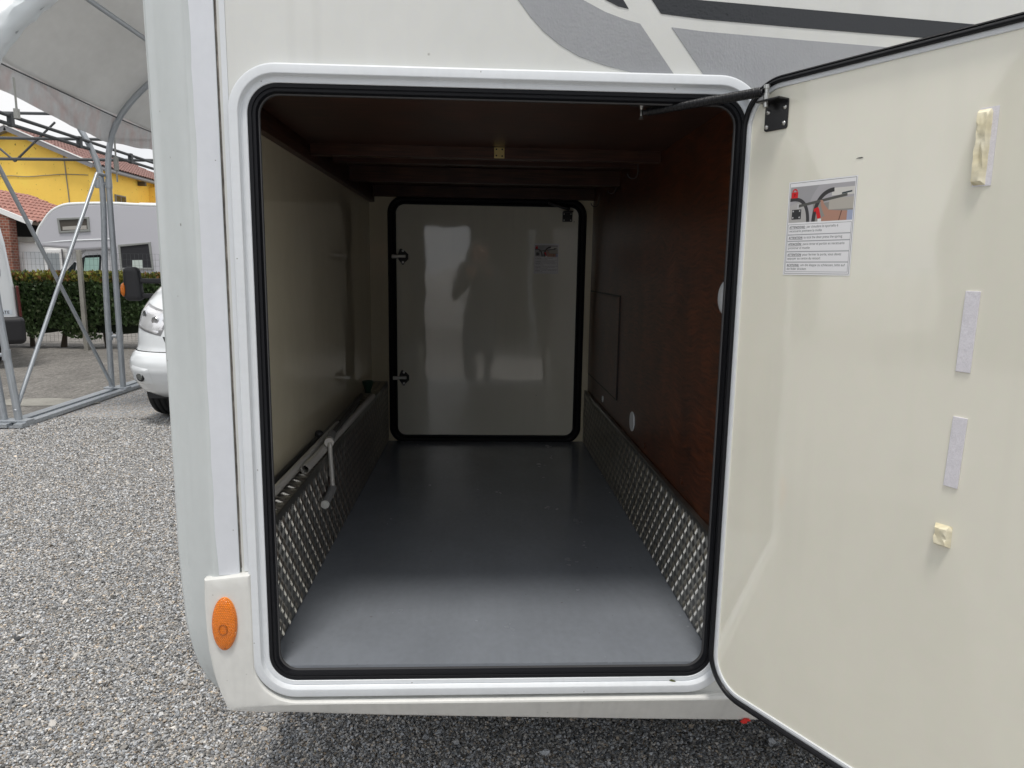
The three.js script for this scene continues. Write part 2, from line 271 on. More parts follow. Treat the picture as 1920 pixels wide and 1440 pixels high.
// corner moulding
{
  const XL = [[0.424, -0.100], [0.440, -0.122], [0.454, -0.137], [0.480, -0.150], [0.506, -0.163], [0.56, -0.176], [0.621, -0.185], [0.70, -0.190], [0.783, -0.193], [1.08, -0.193], [1.36, -0.195], [1.92, -0.197], [2.95, -0.199]];
  const C = [[0, 0.0], [0.0, 0.004], [0.04, 0.0055], [0.18, 0.0085], [0.30, 0.011], [0.335, 0.0106], [0.37, 0.0085], [0.42, 0.002], [0.60, -0.014], [0.79, -0.030], [0.83, -0.0325], [0.87, -0.0335], [0.92, -0.0345], [0.95, -0.038], [0.975, -0.046], [0.99, -0.060], [1, -0.09], [1, -0.18]];
  const ys = []; for (let y = 0.424; y < 0.80; y += 0.012) ys.push(y); for (let y = 0.80; y <= 2.951; y += 0.1) ys.push(y);
  const rows = ys.map(y => { const xl = lerpTab(XL, y) - 0.018, dz = y < 0.62 ? -0.022 * Math.pow((0.62 - y) / 0.18, 2) : 0; return C.map(([t, z]) => [-0.0565 + (xl + 0.0565) * t, y, z + dz * Math.min(1, t * 1.5)]); });
  mesh('corner_moulding', grid(rows, 0.5), M.grp, cam, 'white moulded rear corner column with grimy sealant edge');
  // whitish tape pressed over the joint edge, its border uneven
  { const tr = []; for (let y = 0.752; y <= 2.95; y += 0.02) { const e = -0.101 + 0.0035 * nz(y * 5, 1.5) + 0.0025 * nz(y * 17, 4.5), r = []; const zAt = x => lerpTab(C.slice(1).map(([t, z]) => [t, z]), (-0.0565 - x) / (-0.0565 - (lerpTab(XL, y) - 0.018))); for (let k = 0; k <= 8; k++) { const x = -0.0572 + (e + 0.0572) * k / 8; r.push([x, y, zAt(x) + 0.0006]); } tr.push(r); } mesh('joint_tape', grid(tr, 0.8), M.tape, cam); }
  // sealant bead along the joint
  const R = rng(5), pr = []; for (let y = 0.765; y <= 2.95; y += 0.02) { const w = 0.0010 + 0.0012 * Math.abs(nz(y * 6, 2)) + 0.0010 * Math.abs(nz(y * 23, 5)); const cx = -0.0545 + 0.0005 * nz(y * 9, 8); pr.push([[cx - w, y, 0.001], [cx - w * 0.4, y, 0.0034], [cx + w * 0.5, y, 0.003], [cx + w, y, 0.0002]]); }
  mesh('sealant', grid(pr, 1.2), M.sealant, cam);
  // thin second joint beside the frame
  mesh('trim_strip', box(-0.0475, -0.0368, 0.757, 2.94, 0.0005, 0.0016), M.frame, cam);
}
// skirt
{
  const P = [[-0.129, 0.746], [-0.131, 0.69], [-0.130, 0.633], [-0.127, 0.58], [-0.120, 0.531], [-0.108, 0.483], [-0.092, 0.436], [0.0, 0.423], [0.25, 0.404], [0.592, 0.387], [0.841, 0.375], [1.104, 0.364], [1.5, 0.356], [4.2, 0.354], [4.2, 0.457], [1.08, 0.457], [0.06, 0.456]];
  for (let i = 1; i <= 10; i++) { const a = Math.PI * (1.5 - 0.5 * i / 10); P.push([0.06 + 0.09 * Math.cos(a), 0.546 + 0.09 * Math.sin(a)]); }
  P.push([-0.0295, 0.757]);
  const skg = new TessellateModifier(0.03, 7).modify(extr(P.reverse(), -0.004, 0.021, 0.006)), kp = skg.attributes.position; // leans inward below the ridge
  for (let i = 0; i < kp.count; i++) { const y = kp.getY(i), t = Math.max(0, 0.449 - y), a = Math.max(0, Math.min(1, (kp.getX(i) + 0.10) / 0.14)); kp.setZ(i, kp.getZ(i) - a * t * 0.55); }
  skg.computeVertexNormals();
  mesh('skirt', toCreasedNormals(skg, 0.4), M.skirt, cam, 'dusty white moulded skirt under the hatch');
}
// frame round the opening
mesh('hatch_frame', rim(OX0, OX1, OY0, OY1, OR, [[0.0368, 0], [0.0368, 0.0095], [0.0360, 0.0125], [0.0340, 0.0158], [0.0322, 0.0170], [0.0300, 0.0175], [0.0170, 0.0178], [0.0155, 0.0172], [0.0148, 0.0158], [0.0128, 0.0070], [0.0118, 0.0058], [0.0100, 0.0056], [0.0095, 0.0066], [0.0015, 0.0064], [0.0004, 0.0050], [0.0, 0.001], [-0.001, -0.012]], 14, 0.32), M.frame, cam);
mesh('frame_seal', rim(OX0, OX1, OY0, OY1, OR, [[0.001, -0.002], [0.0004, 0.0045], [-0.002, 0.0062], [-0.0075, 0.0058], [-0.0085, 0.0030], [-0.0095, 0.0030], [-0.0105, 0.0044], [-0.0150, 0.0036], [-0.0162, 0.0010], [-0.0176, -0.003], [-0.0184, -0.008], [-0.0184, -0.012], [-0.012, -0.013]], 14, 0.5), M.rubber, cam);
mesh('rubber_lip', rim(OX0, OX1, OY0, OY1, OR, [[-0.0178, -0.005], [-0.0200, -0.006], [-0.0206, -0.011], [-0.0190, -0.0125]], 14, 0.5), std(lin(0.05, 0.05, 0.053), 0.6), cam);
// decals
{
  const D = (pts, mat) => mesh('decal', extr(pts, 0.0002, 0.0012), mat, cam);
  D([[0.768, 1.8095], [0.848, 1.8095], [0.775, 1.903], [0.745, 1.910], [0.704, 1.923], [0.659, 1.944], [0.630, 1.962], [0.600, 1.99], [0.575, 2.03], [0.470, 2.03], [0.490, 1.995], [0.510, 1.967], [0.532, 1.940], [0.556, 1.910], [0.583, 1.883], [0.616, 1.859], [0.656, 1.838], [0.707, 1.823]], M.decalGrey);
  D([[0.9095, 1.8095], [0.955, 1.808], [0.985, 1.797], [1.005, 1.789], [1.31, 1.779], [2.4, 1.755], [2.4, 1.815], [1.299, 1.872], [1.117, 1.881], [0.905, 1.892], [0.839, 1.898]], M.decalGrey);
  D([[0.816, 1.923], [0.903, 1.915], [1.099, 1.905], [1.379, 1.892], [2.2, 1.85], [2.2, 1.885], [1.493, 1.920], [0.901, 1.950], [0.886, 1.951], [0.80, 1.956], [0.755, 2.0], [0.7775, 1.975], [0.797, 1.948]], M.decalBlack);
  D([[0.705, 1.945], [0.730, 1.934], [0.751, 1.930], [0.740, 1.946], [0.715, 1.985], [0.66, 1.985]], M.decalBlack);
}
// orange side marker
{
  const g = new THREE.SphereGeometry(1, 40, 20, 0, Math.PI * 2, 0, Math.PI / 2); g.rotateX(Math.PI / 2); g.scale(0.0268, 0.061, 0.010); g.rotateZ(-0.04); g.translate(-0.088, 0.6455, 0.0245);
  const base = new THREE.CylinderGeometry(1, 1, 1, 40); base.rotateX(Math.PI / 2); base.scale(0.0268, 0.061, 0.005); base.rotateZ(-0.04); base.translate(-0.088, 0.6455, 0.0228);
  const mk = mesh('marker_light', cubeUV(g), M.orange, cam, 'orange oval side marker lamp');
  mesh('base', base, std(lin(0.80, 0.24, 0.01), 0.4), mk);
  const l = new THREE.TorusGeometry(0.0085, 0.0015, 6, 24); l.scale(1, 1.35, 1); l.translate(-0.088, 0.638, 0.0345); mesh('lens_ring', l, M.orange, mk);
  for (const y of [0.6975, 0.592]) mesh('screw', disc([-0.088, y, 0.0255], [0, 0, 1], 0.0022, 0.0035, 10), M.blackPaint, mk);
}
mesh('tape_mark', extr([[1.086, 0.3665], [1.095, 0.3745], [1.107, 0.3735], [1.111, 0.3685], [1.101, 0.3675], [1.103, 0.3635], [1.093, 0.3620]], -0.020, -0.0165), M.red, cam, 'scrap of red tape on the skirt');

// ── garage interior ──
const XW = -0.09, XR = 1.028, CY = 1.82;
mesh('inner_wall', box(-0.128, XW, 0.497, 1.95, ZB + 0.002, -0.032), M.cream, cam, 'cream glossy rear inner wall');
mesh('end_wall', extr([[XW, 0.50], [XR + 0.05, 0.50], [XR + 0.05, 1.95], [XW, 1.95]], ZB - 0.003, ZB, 0, [rrPath(0.02, 0.98, 0.50 + 0.02, 1.752, 0.055).reverse()]), M.cream, cam);
mesh('garage_floor', box(XW + 0.001, XR, 0.497, FY, ZB + 0.001, -0.010), M.floor, cam, 'smooth grey vinyl floor');
mesh('wood_wall', box(XR, XR + 0.03, 0.497, 1.95, ZB + 0.002, -0.032), M.wood, cam, 'reddish brown wood panel wall');
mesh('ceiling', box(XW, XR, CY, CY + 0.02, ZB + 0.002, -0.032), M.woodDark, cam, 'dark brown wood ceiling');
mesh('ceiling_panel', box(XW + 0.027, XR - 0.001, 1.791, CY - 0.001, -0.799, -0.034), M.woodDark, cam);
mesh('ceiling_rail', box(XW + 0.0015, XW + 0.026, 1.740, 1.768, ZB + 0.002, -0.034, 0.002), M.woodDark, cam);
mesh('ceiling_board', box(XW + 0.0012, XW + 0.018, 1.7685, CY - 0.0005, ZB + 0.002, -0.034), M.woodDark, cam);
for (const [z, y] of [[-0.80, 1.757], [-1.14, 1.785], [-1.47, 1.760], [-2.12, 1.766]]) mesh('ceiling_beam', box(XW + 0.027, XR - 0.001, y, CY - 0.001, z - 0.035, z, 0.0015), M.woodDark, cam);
// brass plate on the first beam
{
  const bp = mesh('brass_plate', box(0.502, 0.534, 1.7585, 1.791, -0.7995, -0.7965, 0.0008), M.brass, cam);
  for (const [x, y] of [[0.509, 1.785], [0.527, 1.785], [0.509, 1.766], [0.527, 1.765]]) mesh('screw_hole', disc([x, y, -0.7967], [0, 0, 1], 0.0027, 0.0006, 12), M.blackPaint, bp);
}
// hooks
for (const [z, y] of [[-1.09, 1.80], [-1.50, 1.79], [-1.93, 1.775]]) mesh('hook', tube([[1.016, y, z], [1.016, y - 0.035, z], [1.010, y - 0.052, z], [0.994, y - 0.057, z], [0.982, y - 0.048, z], [0.980, y - 0.040, z]], 0.0019, 20, 6), M.darkSteel, cam);
// wood wall fittings
mesh('access_hatch', box(XR - 0.005, XR - 0.0005, 0.90, 1.315, -2.14, -1.372, 0.001), M.wood, cam, 'flush wooden access hatch');
mesh('hatch_gasket', [box(XR - 0.004, XR - 0.0005, 1.316, 1.322, -2.14, -1.364), box(XR - 0.004, XR - 0.0005, 0.893, 0.899, -2.14, -1.364), box(XR - 0.004, XR - 0.0005, 0.899, 1.316, -1.371, -1.364)], M.blackPlastic, cam);
mesh('round_lamp', (() => { const g = new THREE.SphereGeometry(1, 28, 12, 0, 6.283, 0, Math.PI / 2); g.rotateZ(Math.PI / 2); g.scale(0.014, 0.040, 0.040); g.translate(XR - 0.001, 1.360, -0.128); return g; })(), M.frame, cam, 'white round lamp on the wood wall');
mesh('vent_cover', disc([XR - 0.0005, 0.872, -1.056], [-1, 0, 0], 0.036, 0.004, 28), M.frame, cam);
mesh('screw_cap', disc([XR - 0.0005, 0.842, -1.69], [-1, 0, 0], 0.014, 0.004, 14), M.frame, cam);
for (const [y, z] of [[0.831, -0.85], [0.842, -0.40]]) mesh('screw_cap', disc([XR - 0.0005, y, z], [-1, 0, 0], 0.010, 0.003, 14), M.wood, cam);
// chequer plates
function bars(n1, n2, s, place) { // groups of five bars, alternating direction
  const out = [], base = new THREE.BufferGeometry(), L = 0.0138, w = 0.0023, h = 0.0016;
  const v = [[-L, 0, 0], [0, -w, 0], [L, 0, 0], [0, w, 0], [-L * 0.55, 0, h], [L * 0.55, 0, h]], f = [[0, 1, 4], [1, 5, 4], [1, 2, 5], [2, 3, 5], [3, 4, 5], [3, 0, 4]];
  const pos = [];
  for (let i = 0; i < n1; i++) for (let j = 0; j < n2; j++) {
    const a = ((i + j) % 2 ? 1 : -1) * Math.PI / 4 + 0.0, ca = Math.cos(a), sa = Math.sin(a);
    for (let k = -2; k <= 2; k++) {
      const ox = -sa * k * 0.0050, oy = ca * k * 0.0050;
      for (const t of f) for (const q of t) { const [x, y, z] = v[q]; pos.push(...place((i + 0.5) * s + x * ca - y * sa + ox, (j + 0.5) * s + x * sa + y * ca + oy, z)); }
    }
  }
  base.setAttribute('position', new THREE.Float32BufferAttribute(pos, 3)); base.computeVertexNormals(); return cubeUV(base);
}
const TL = 0.842, TR = 0.803, TXL = -0.008, TXR = 1.010;
{
  const tl = part('tread_plate', cam, 'aluminium chequer plate step on the rear side');
  mesh('plate', box(XW + 0.001, TXL, FY + 0.001, TL, ZB + 0.003, -0.034, 0.003), M.tread, tl);
  const b1 = mesh('tread_bars', [bars(72, 10, 0.0292, (u, v, n) => [TXL + n, FY + 0.004 + v, -0.036 - u]), bars(72, 2, 0.0292, (u, v, n) => [XW + 0.019 + v, TL + n, -0.036 - u])], M.treadBar, tl); b1.userData.kind = 'stuff';
  const tr = part('tread_plate', cam, 'aluminium chequer plate kick panel on the wood wall');
  mesh('plate', box(TXR, XR - 0.0005, FY + 0.001, TR, ZB + 0.003, -0.034, 0.003), M.tread, tr);
  const b2 = mesh('tread_bars', bars(72, 9, 0.0292, (u, v, n) => [TXR - n, FY + 0.003 + v, -0.036 - u]), M.treadBar, tr); b2.userData.kind = 'stuff';
}
// far hatch, closed
{
  const fd = part('garage_door', cam, 'closed cream hatch on the far side');
  mesh('panel', extr(rrPath(0.0, 0.998, 0.505, 1.770, 0.06), ZB - 0.03, ZB - 0.008), M.creamDoor, fd);
  mesh('seal', rim(0.04, 0.955, 0.5585, 1.7325, 0.042, [[0.0, -0.008 + ZB], [0.001, 0.006 + ZB], [0.008, 0.011 + ZB], [0.014, 0.008 + ZB], [0.017, 0.010 + ZB], [0.026, 0.014 + ZB], [0.036, 0.011 + ZB], [0.0415, 0.004 + ZB], [0.042, -0.002 + ZB]], 12, 0.6), M.rubber, fd);
  for (const y of [1.476, 0.860]) { // latches
    const lg = extr([[0.064, y + 0.040], [0.082, y + 0.030], [0.100, y + 0.012], [0.100, y - 0.012], [0.082, y - 0.030], [0.076, y - 0.040], [0.070, y - 0.040], [0.062, y - 0.030], [0.050, y - 0.012], [0.050, y + 0.012], [0.058, y + 0.036]].map(p => [p[0], p[1]]).reverse(), ZB - 0.006, ZB + 0.006, 0.002);
    mesh('latch', lg, M.blackPlastic, fd);
    mesh('latch_tongue', [box(0.018, 0.052, y - 0.010, y + 0.010, ZB + 0.011, ZB + 0.017, 0.003), box(0.048, 0.088, y - 0.006, y + 0.010, ZB + 0.006, ZB + 0.018, 0.004)], M.steel, fd);
    for (const d of [0.029, -0.028]) mesh('screw', disc([0.074, y + d, ZB + 0.005], [0, 0, 1], 0.006, 0.003, 12), M.steel, fd);
  }
  mesh('bracket', [box(0.874, 0.924, 1.662, 1.712, ZB - 0.006, ZB - 0.002, 0.002), box(0.874, 0.924, 1.708, 1.713, ZB - 0.006, ZB + 0.03, 0.002)], M.blackPaint, fd);
  mesh('spring', rod([0.905, 1.722, ZB + 0.022], [0.80, 1.752, ZB + 0.03], 0.009, 10), M.blackPaint, fd);
  for (const [x, y] of [[0.882, 1.670], [0.916, 1.670], [0.882, 1.70], [0.916, 1.70]]) mesh('bolt', disc([x, y, ZB - 0.003], [0, 0, 1], 0.0035, 0.003, 8), M.steel, fd);
  fd.userData.far = true;
}

// printed notice
function noticeTexture() {
  const c = document.createElement('canvas'); c.width = 640; c.height = 780; const x = c.getContext('2d');
  x.fillStyle = '#f1f1f3'; x.fillRect(0, 0, 640, 780); x.strokeStyle = '#55565c'; x.lineWidth = 3; x.strokeRect(12, 12, 616, 756);
  x.save(); x.beginPath(); x.rect(20, 44, 600, 296); x.clip();
  x.fillStyle = '#b2b0b4'; x.fillRect(20, 44, 600, 296);
  x.fillStyle = '#a6a5a8'; x.beginPath(); x.moveTo(20, 44); x.lineTo(300, 44); x.quadraticCurveTo(240, 110, 210, 200); x.lineTo(20, 160); x.fill();
  x.fillStyle = '#97948f'; x.fillRect(250, 190, 370, 150); x.fillStyle = '#d9d7d2'; x.fillRect(420, 80, 200, 60); x.fillStyle = '#bcb7ae'; x.fillRect(400, 160, 220, 90);
  x.strokeStyle = '#3b3a3b'; x.lineWidth = 34; x.beginPath(); x.moveTo(440, 92); x.quadraticCurveTo(270, 105, 262, 340); x.stroke();
  x.fillStyle = '#b9b7b5'; x.beginPath(); x.moveTo(20, 200); x.lineTo(110, 170); x.quadraticCurveTo(190, 180, 200, 340); x.lineTo(20, 340); x.fill();
  x.strokeStyle = '#434244'; x.lineWidth = 30; x.beginPath(); x.moveTo(20, 150); x.quadraticCurveTo(200, 120, 210, 340); x.stroke();
  x.strokeStyle = '#5a5a56'; x.lineWidth = 22; x.beginPath(); x.moveTo(110, 205); x.lineTo(560, 140); x.stroke();
  x.strokeStyle = '#2d3b40'; x.lineWidth = 12; x.beginPath(); x.moveTo(510, 128); x.lineTo(600, 116); x.stroke();
  x.fillStyle = '#38393b'; x.fillRect(48, 232, 92, 82); x.fillStyle = '#c9c9cc'; for (const [a, b] of [[60, 245], [124, 245], [60, 298], [124, 298]]) { x.beginPath(); x.arc(a, b, 7, 0, 7); x.fill(); } x.fillRect(98, 186, 14, 40);
  x.fillStyle = '#b88d7b'; x.beginPath(); x.moveTo(318, 170); x.quadraticCurveTo(345, 160, 352, 200); x.lineTo(400, 250); x.quadraticCurveTo(470, 260, 620, 270); x.lineTo(620, 340); x.lineTo(330, 340); x.quadraticCurveTo(330, 300, 370, 300); x.quadraticCurveTo(330, 240, 318, 170); x.fill();
  x.strokeStyle = '#6a4a40'; x.lineWidth = 8; x.beginPath(); x.moveTo(520, 262); x.lineTo(500, 340); x.stroke(); x.fillStyle = '#aab3cc'; x.fillRect(570, 262, 50, 78);
  x.fillStyle = '#d8242a'; x.beginPath(); x.moveTo(262, 236); x.lineTo(300, 222); x.lineTo(312, 240); x.lineTo(334, 310); x.lineTo(302, 320); x.lineTo(280, 256); x.lineTo(262, 262); x.fill(); x.fillStyle = '#eee'; x.fillRect(304, 318, 34, 24);
  x.restore();
  x.strokeStyle = '#d8242a'; x.lineWidth = 11; x.beginPath(); x.arc(64, 84, 20, Math.PI, 0); x.stroke(); x.fillStyle = '#d8242a'; x.fillRect(32, 86, 64, 50); x.fillStyle = '#7b1015'; x.beginPath(); x.arc(64, 106, 7, 0, 7); x.fill(); x.fillRect(61, 106, 6, 18);
  const L = [[356, 84, 'ATTENZIONE:', 'per chiudere lo sportello è', 'necessario premere la molla'], [444, 50, 'ATTENTION', 'to kick the door press the spring'], [498, 84, 'ATENCIÓN:', 'para cerrar el portón es necessario', 'presionar el muelle'], [586, 84, 'ATTENTION', 'pour fermer la porte, vous devez', 'appuyer au centre du ressort'], [674, 78, 'ACHTUNG:', 'um die klappe zu schliessen, bitte auf', 'die feder drücken']];
  for (const [y, h, b, t, t2] of L) {
    x.strokeStyle = '#6d6e75'; x.lineWidth = 2.5; x.strokeRect(22, y, 594, h); x.fillStyle = '#26262a'; x.font = 'bold 25px sans-serif'; x.fillText(b, 34, y + 32); const w = x.measureText(b).width; x.fillRect(34, y + 36, w, 2.5);
    x.font = '25px sans-serif'; let s = t; x.fillText(s, 44 + w, y + 32, 560 - w); if (t2) x.fillText(t2, 34, y + 64, 560);
  }
  const t = new THREE.CanvasTexture(c); t.colorSpace = THREE.SRGBColorSpace; return t;
}
const noticeMat = std(0xffffff, 0.45, 0, { map: noticeTexture() });
function notice(parent, x0, x1, y0, y1, z) { const g = new THREE.PlaneGeometry(x1 - x0, y1 - y0); g.translate((x0 + x1) / 2, (y0 + y1) / 2, z); return mesh('notice', g, noticeMat, parent, 'printed notice in five languages with a photo and red padlock'); }
notice(cam.children.find(o => o.userData.far), 0.735, 0.859, 1.402, 1.553, ZB - 0.007);
delete cam.children.find(o => o.userData.far).userData.far;

// open hatch
const door = part('garage_door', cam, 'open cream hatch swung out on its hinges');
door.position.set(0.985, 0, 0.030); door.rotation.y = -THREE.MathUtils.degToRad(60.5);
{
  const X0 = 0.004, X1 = 0.992, Y0 = 0.495, Y1 = 1.783, RR = 0.085;
  mesh('panel', extr(rrPath(X0 + 0.004, X1 - 0.004, Y0 + 0.004, Y1 - 0.004, RR - 0.004, 14), -0.030, 0), M.creamDoor, door, 'glossy cream inner panel with scuffs');
  mesh('edge_trim', rim(X0, X1, Y0, Y1, RR, [[0.0, -0.032], [0.001, -0.002], [-0.010, 0.0035], [-0.0155, 0.004], [-0.0185, 0.0032], [-0.0190, 0.0]], 14, 0.5), M.frame, door);
  mesh('seal', rim(X0, X1, Y0, Y1, RR, [[0.0015, -0.022], [0.004, -0.012], [0.0042, -0.002], [0.002, 0.006], [-0.0005, 0.0075], [-0.002, 0.006], [-0.004, 0.0095], [-0.007, 0.011], [-0.0095, 0.0095], [-0.011, 0.005]], 14, 0.6), M.rubber, door);
  // spring bracket
  mesh('bracket', [extr(rrPath(0.055, 0.107, 1.687, 1.741, 0.005, 4), 0.0, 0.0035, 0.001), box(0.053, 0.107, 1.7375, 1.7415, 0.001, 0.030, 0.0015)], M.blackPaint, door, 'black angle bracket for the spring');
  for (const [x, y] of [[0.063, 1.722], [0.100, 1.726], [0.061, 1.695], [0.100, 1.697]]) { const b = new THREE.SphereGeometry(0.0046, 12, 6, 0, 6.283, 0, 1.57); b.rotateX(Math.PI / 2); b.scale(1, 1, 0.7); b.translate(x, y, 0.0035); mesh('bolt', b, M.steel, door); }
  mesh('pin', [rod([0.070, 1.741, 0.021], [0.070, 1.753, 0.021], 0.0058, 14), rod([0.070, 1.762, 0.021], [0.070, 1.769, 0.021], 0.0058, 14), rod([0.070, 1.753, 0.021], [0.070, 1.762, 0.021], 0.0042, 12), rod([0.070, 1.7285, 0.021], [0.070, 1.7375, 0.021], 0.0055, 6)], M.steel, door);
  notice(door, 0.1205, 0.2595, 1.4145, 1.5865, 0.0006);
  // hook-and-loop strips, foam pads
  const tFab = tex(128, (u, v) => { const k = 0.90 + 0.05 * nz(u * 60, v * 60, 3) + 0.03 * nz(u * 9, v * 9, 1); return [k * 0.985, k * 0.975, k]; }, true, 8);
  const fab = std(0xffffff, 0.95, 0, { map: tFab, bumpMap: tFine, bumpScale: 0.0008 });
  for (const [x, y0, y1, r] of [[0.4645, 1.269, 1.394, -0.02], [0.4655, 1.084, 1.198, -0.04]]) { const g = box(-0.0108, 0.0108, 0, y1 - y0, 0, 0.0022, 0.0006); g.rotateZ(r * 0.7); g.translate(x, y0, 0.0002); mesh('fastener_strip', g, fab, door, 'white fabric hook-and-loop strip'); }
  const foam = std(0xffffff, 0.9, 0, { map: tex(256, (u, v) => { const a = tn(u, v, 5, 13, 4), b = tn(u, v, 20, 19, 3); const k = 0.93 + 0.10 * a + 0.12 * b; return [k * 0.98, k * (0.95 + 0.03 * a), k * (0.84 + 0.12 * a)]; }, true, 7), bumpMap: tSmudge, bumpScale: 0.002 });
  const bumpy = (x0, x1, y0, y1, h, n, m, sd) => { const rows = []; for (let i = 0; i <= n; i++) { const r = []; for (let j = 0; j <= m; j++) { const u = i / n, v = j / m, ed = Math.min(1, Math.min(u, 1 - u) * n * 0.9) * Math.min(1, Math.min(v, 1 - v) * m * 0.9); r.push([x0 + (x1 - x0) * v + 0.0015 * nz(u * 7, v * 2, sd), y0 + (y1 - y0) * u, ed > 0 ? h * (0.86 + 0.35 * nz(u * 9 + sd, v * 3, 2)) : 0.0001]); } rows.push(r); } return grid(rows, 0.7); };
  mesh('backing_strip', box(0.447, 0.473, 1.550, 1.6635, 0.0002, 0.0012), fab, door);
  mesh('foam_strip', bumpy(0.4455, 0.4655, 1.551, 1.662, 0.012, 18, 6, 3), foam, door, 'yellowed foam adhesive strip');
  mesh('foam_pad', bumpy(0.449, 0.4755, 0.984, 1.020, 0.012, 7, 6, 8), foam, door, 'small yellowed foam pad');
  mesh('scuff', extr([[0.252, 1.6140], [0.256, 1.6158], [0.263, 1.6160], [0.266, 1.6148], [0.260, 1.6138], [0.256, 1.6146]], 0.0002, 0.0006), std(lin(0.08, 0.08, 0.08), 0.8), door);
}
// coil spring between bracket and opening
{
  door.updateMatrixWorld(true);
  const a = V(0.797, 1.7455, -0.055), b = V(0.070, 1.7575, 0.021).applyMatrix4(door.matrix);
  const d = b.clone().sub(a), L = d.length(); d.normalize(); const s1 = V(0, 1, 0).cross(d).normalize(), s2 = d.clone().cross(s1);
  class Helix extends THREE.Curve { getPoint(t, o = V()) { const n = 84 * t * 6.28318, bow = 0, r = 0.0070 + 0.0012 * t; return o.copy(a).addScaledVector(d, 0.014 + t * (L - 0.024)).addScaledVector(s1, Math.cos(n) * r).addScaledVector(s2, Math.sin(n) * r).add(V(0, bow, 0)); } }
  const sp = part('door_spring', cam, 'black coil spring holding the hatch open');
  mesh('coil', new THREE.TubeGeometry(new Helix(), 84 * 14, 0.0016, 5), M.blackPaint, sp);
  mesh('core', tube([0, 0.25, 0.5, 0.75, 1].map(t => a.clone().addScaledVector(d, 0.005 + t * (L - 0.012)).add(V(0, 0, 0)).toArray()), 0.0056, 12, 8), M.blackPlastic, sp);
  mesh('pin', [rod([a.x, a.y - 0.013, a.z], [a.x, a.y - 0.005, a.z], 0.0052, 12, 0.0032), rod([a.x, a.y - 0.006, a.z], [a.x, a.y + 0.006, a.z], 0.0035, 12), rod([a.x, a.y + 0.005, a.z], [a.x, a.y + 0.015, a.z], 0.0032, 12, 0.0052)], M.steel, sp);
  mesh('mounting_plate', [box(0.775, 0.845, 1.760, 1.7645, -0.072, -0.036, 0.001), box(0.775, 0.845, 1.760, 1.79, -0.042, -0.0385, 0.001)], M.blackPaint, sp);
}

// ───────── things in the garage ─────────
{
  const greyAlu = std(0xffffff, 0.42, 0.25, { map: tint([0.78, 0.77, 0.75], 0.08, 8, 40, 61, 2) }), dark = std(lin(0.05, 0.05, 0.052), 0.45, 0.3), greyPl = std(lin(0.22, 0.22, 0.22), 0.6);
  const p1 = thing('awning_pole', 'long pale aluminium tube on the step, its near end hidden by the frame', 'pole');
  mesh('tube', rod([-0.052, 0.8565, -0.12], [-0.048, 0.8565, -1.05], 0.0115, 16), greyAlu, p1);
  const p2 = thing('awning_pole', 'pale aluminium tube with an open end facing out on the chequer plate step', 'pole');
  mesh('tube', new THREE.LatheGeometry([[0.0115, 0], [0.0125, 0.001], [0.0125, 1.18], [0.0112, 1.18], [0.0112, 0], [0.0115, 0]].map(p => new THREE.Vector2(...p)), 18).rotateX(-Math.PI / 2).rotateY(-0.012).translate(-0.0225, 0.8575, -0.45), greyAlu, p2);
  const p3 = thing('dark_rod', 'dark rod with a knob lying against the cream rear wall', 'rod');
  mesh('shaft', rod([-0.079, 0.853, -0.16], [-0.077, 0.853, -0.86], 0.0085, 10), dark, p3);
  mesh('knob', (() => { const g = new THREE.SphereGeometry(0.015, 14, 10); g.translate(-0.0745, 0.861, -0.868); return g; })(), dark, p3);
  const p4 = thing('dark_rod', 'thin dark rod behind the winding crank on the step', 'rod');
  mesh('shaft', rod([-0.046, 0.8535, -1.10], [-0.066, 0.8535, -1.68], 0.009, 10), dark, p4);
  const cr = thing('winding_crank', 'grey winding crank with white grips hanging over the chequer plate step', 'crank');
  mesh('sleeve', rod([-0.018, 0.878, -0.80], [-0.004, 0.880, -0.69], 0.0135, 16), greyPl, cr);
  mesh('collar', rod([-0.006, 0.880, -0.70], [-0.001, 0.880, -0.675], 0.0145, 16), greyAlu, cr);
  mesh('arm', tube([[-0.002, 0.880, -0.69], [0.002, 0.872, -0.672], [0.003, 0.85, -0.668], [0.006, 0.76, -0.672], [0.0075, 0.738, -0.668], [0.008, 0.730, -0.655], [0.007, 0.727, -0.64]], 0.0072, 30, 10), greyAlu, cr);
  mesh('grip', rod([0.0075, 0.735, -0.672], [0.004, 0.716, -0.575], 0.0125, 16, 0.0115), greyPl, cr);
  mesh('grip_cap', [rod([0.004, 0.716, -0.575], [0.0038, 0.715, -0.570], 0.0128, 18), rod([0.0038, 0.715, -0.570], [0.0037, 0.7148, -0.568], 0.0045, 12)], std(lin(0.72, 0.72, 0.68), 0.4), cr);
  const rod5 = mesh('shaft', rod([-0.018, 0.878, -0.80], [-0.034, 0.868, -1.40], 0.0085, 10), dark, cr);
  const gc = thing('green_holder', 'small dark green plastic holder at the far end of the step', 'holder');
  mesh('cup', new THREE.LatheGeometry([[0.0, 0.0], [0.013, 0.001], [0.014, 0.014], [0.024, 0.042], [0.026, 0.056], [0.022, 0.056], [0.02, 0.044], [0, 0.03]].map(p => new THREE.Vector2(...p)), 18).translate(-0.055, TL + 0.001, -1.80), std(lin(0.008, 0.045, 0.026), 0.5), gc);
}
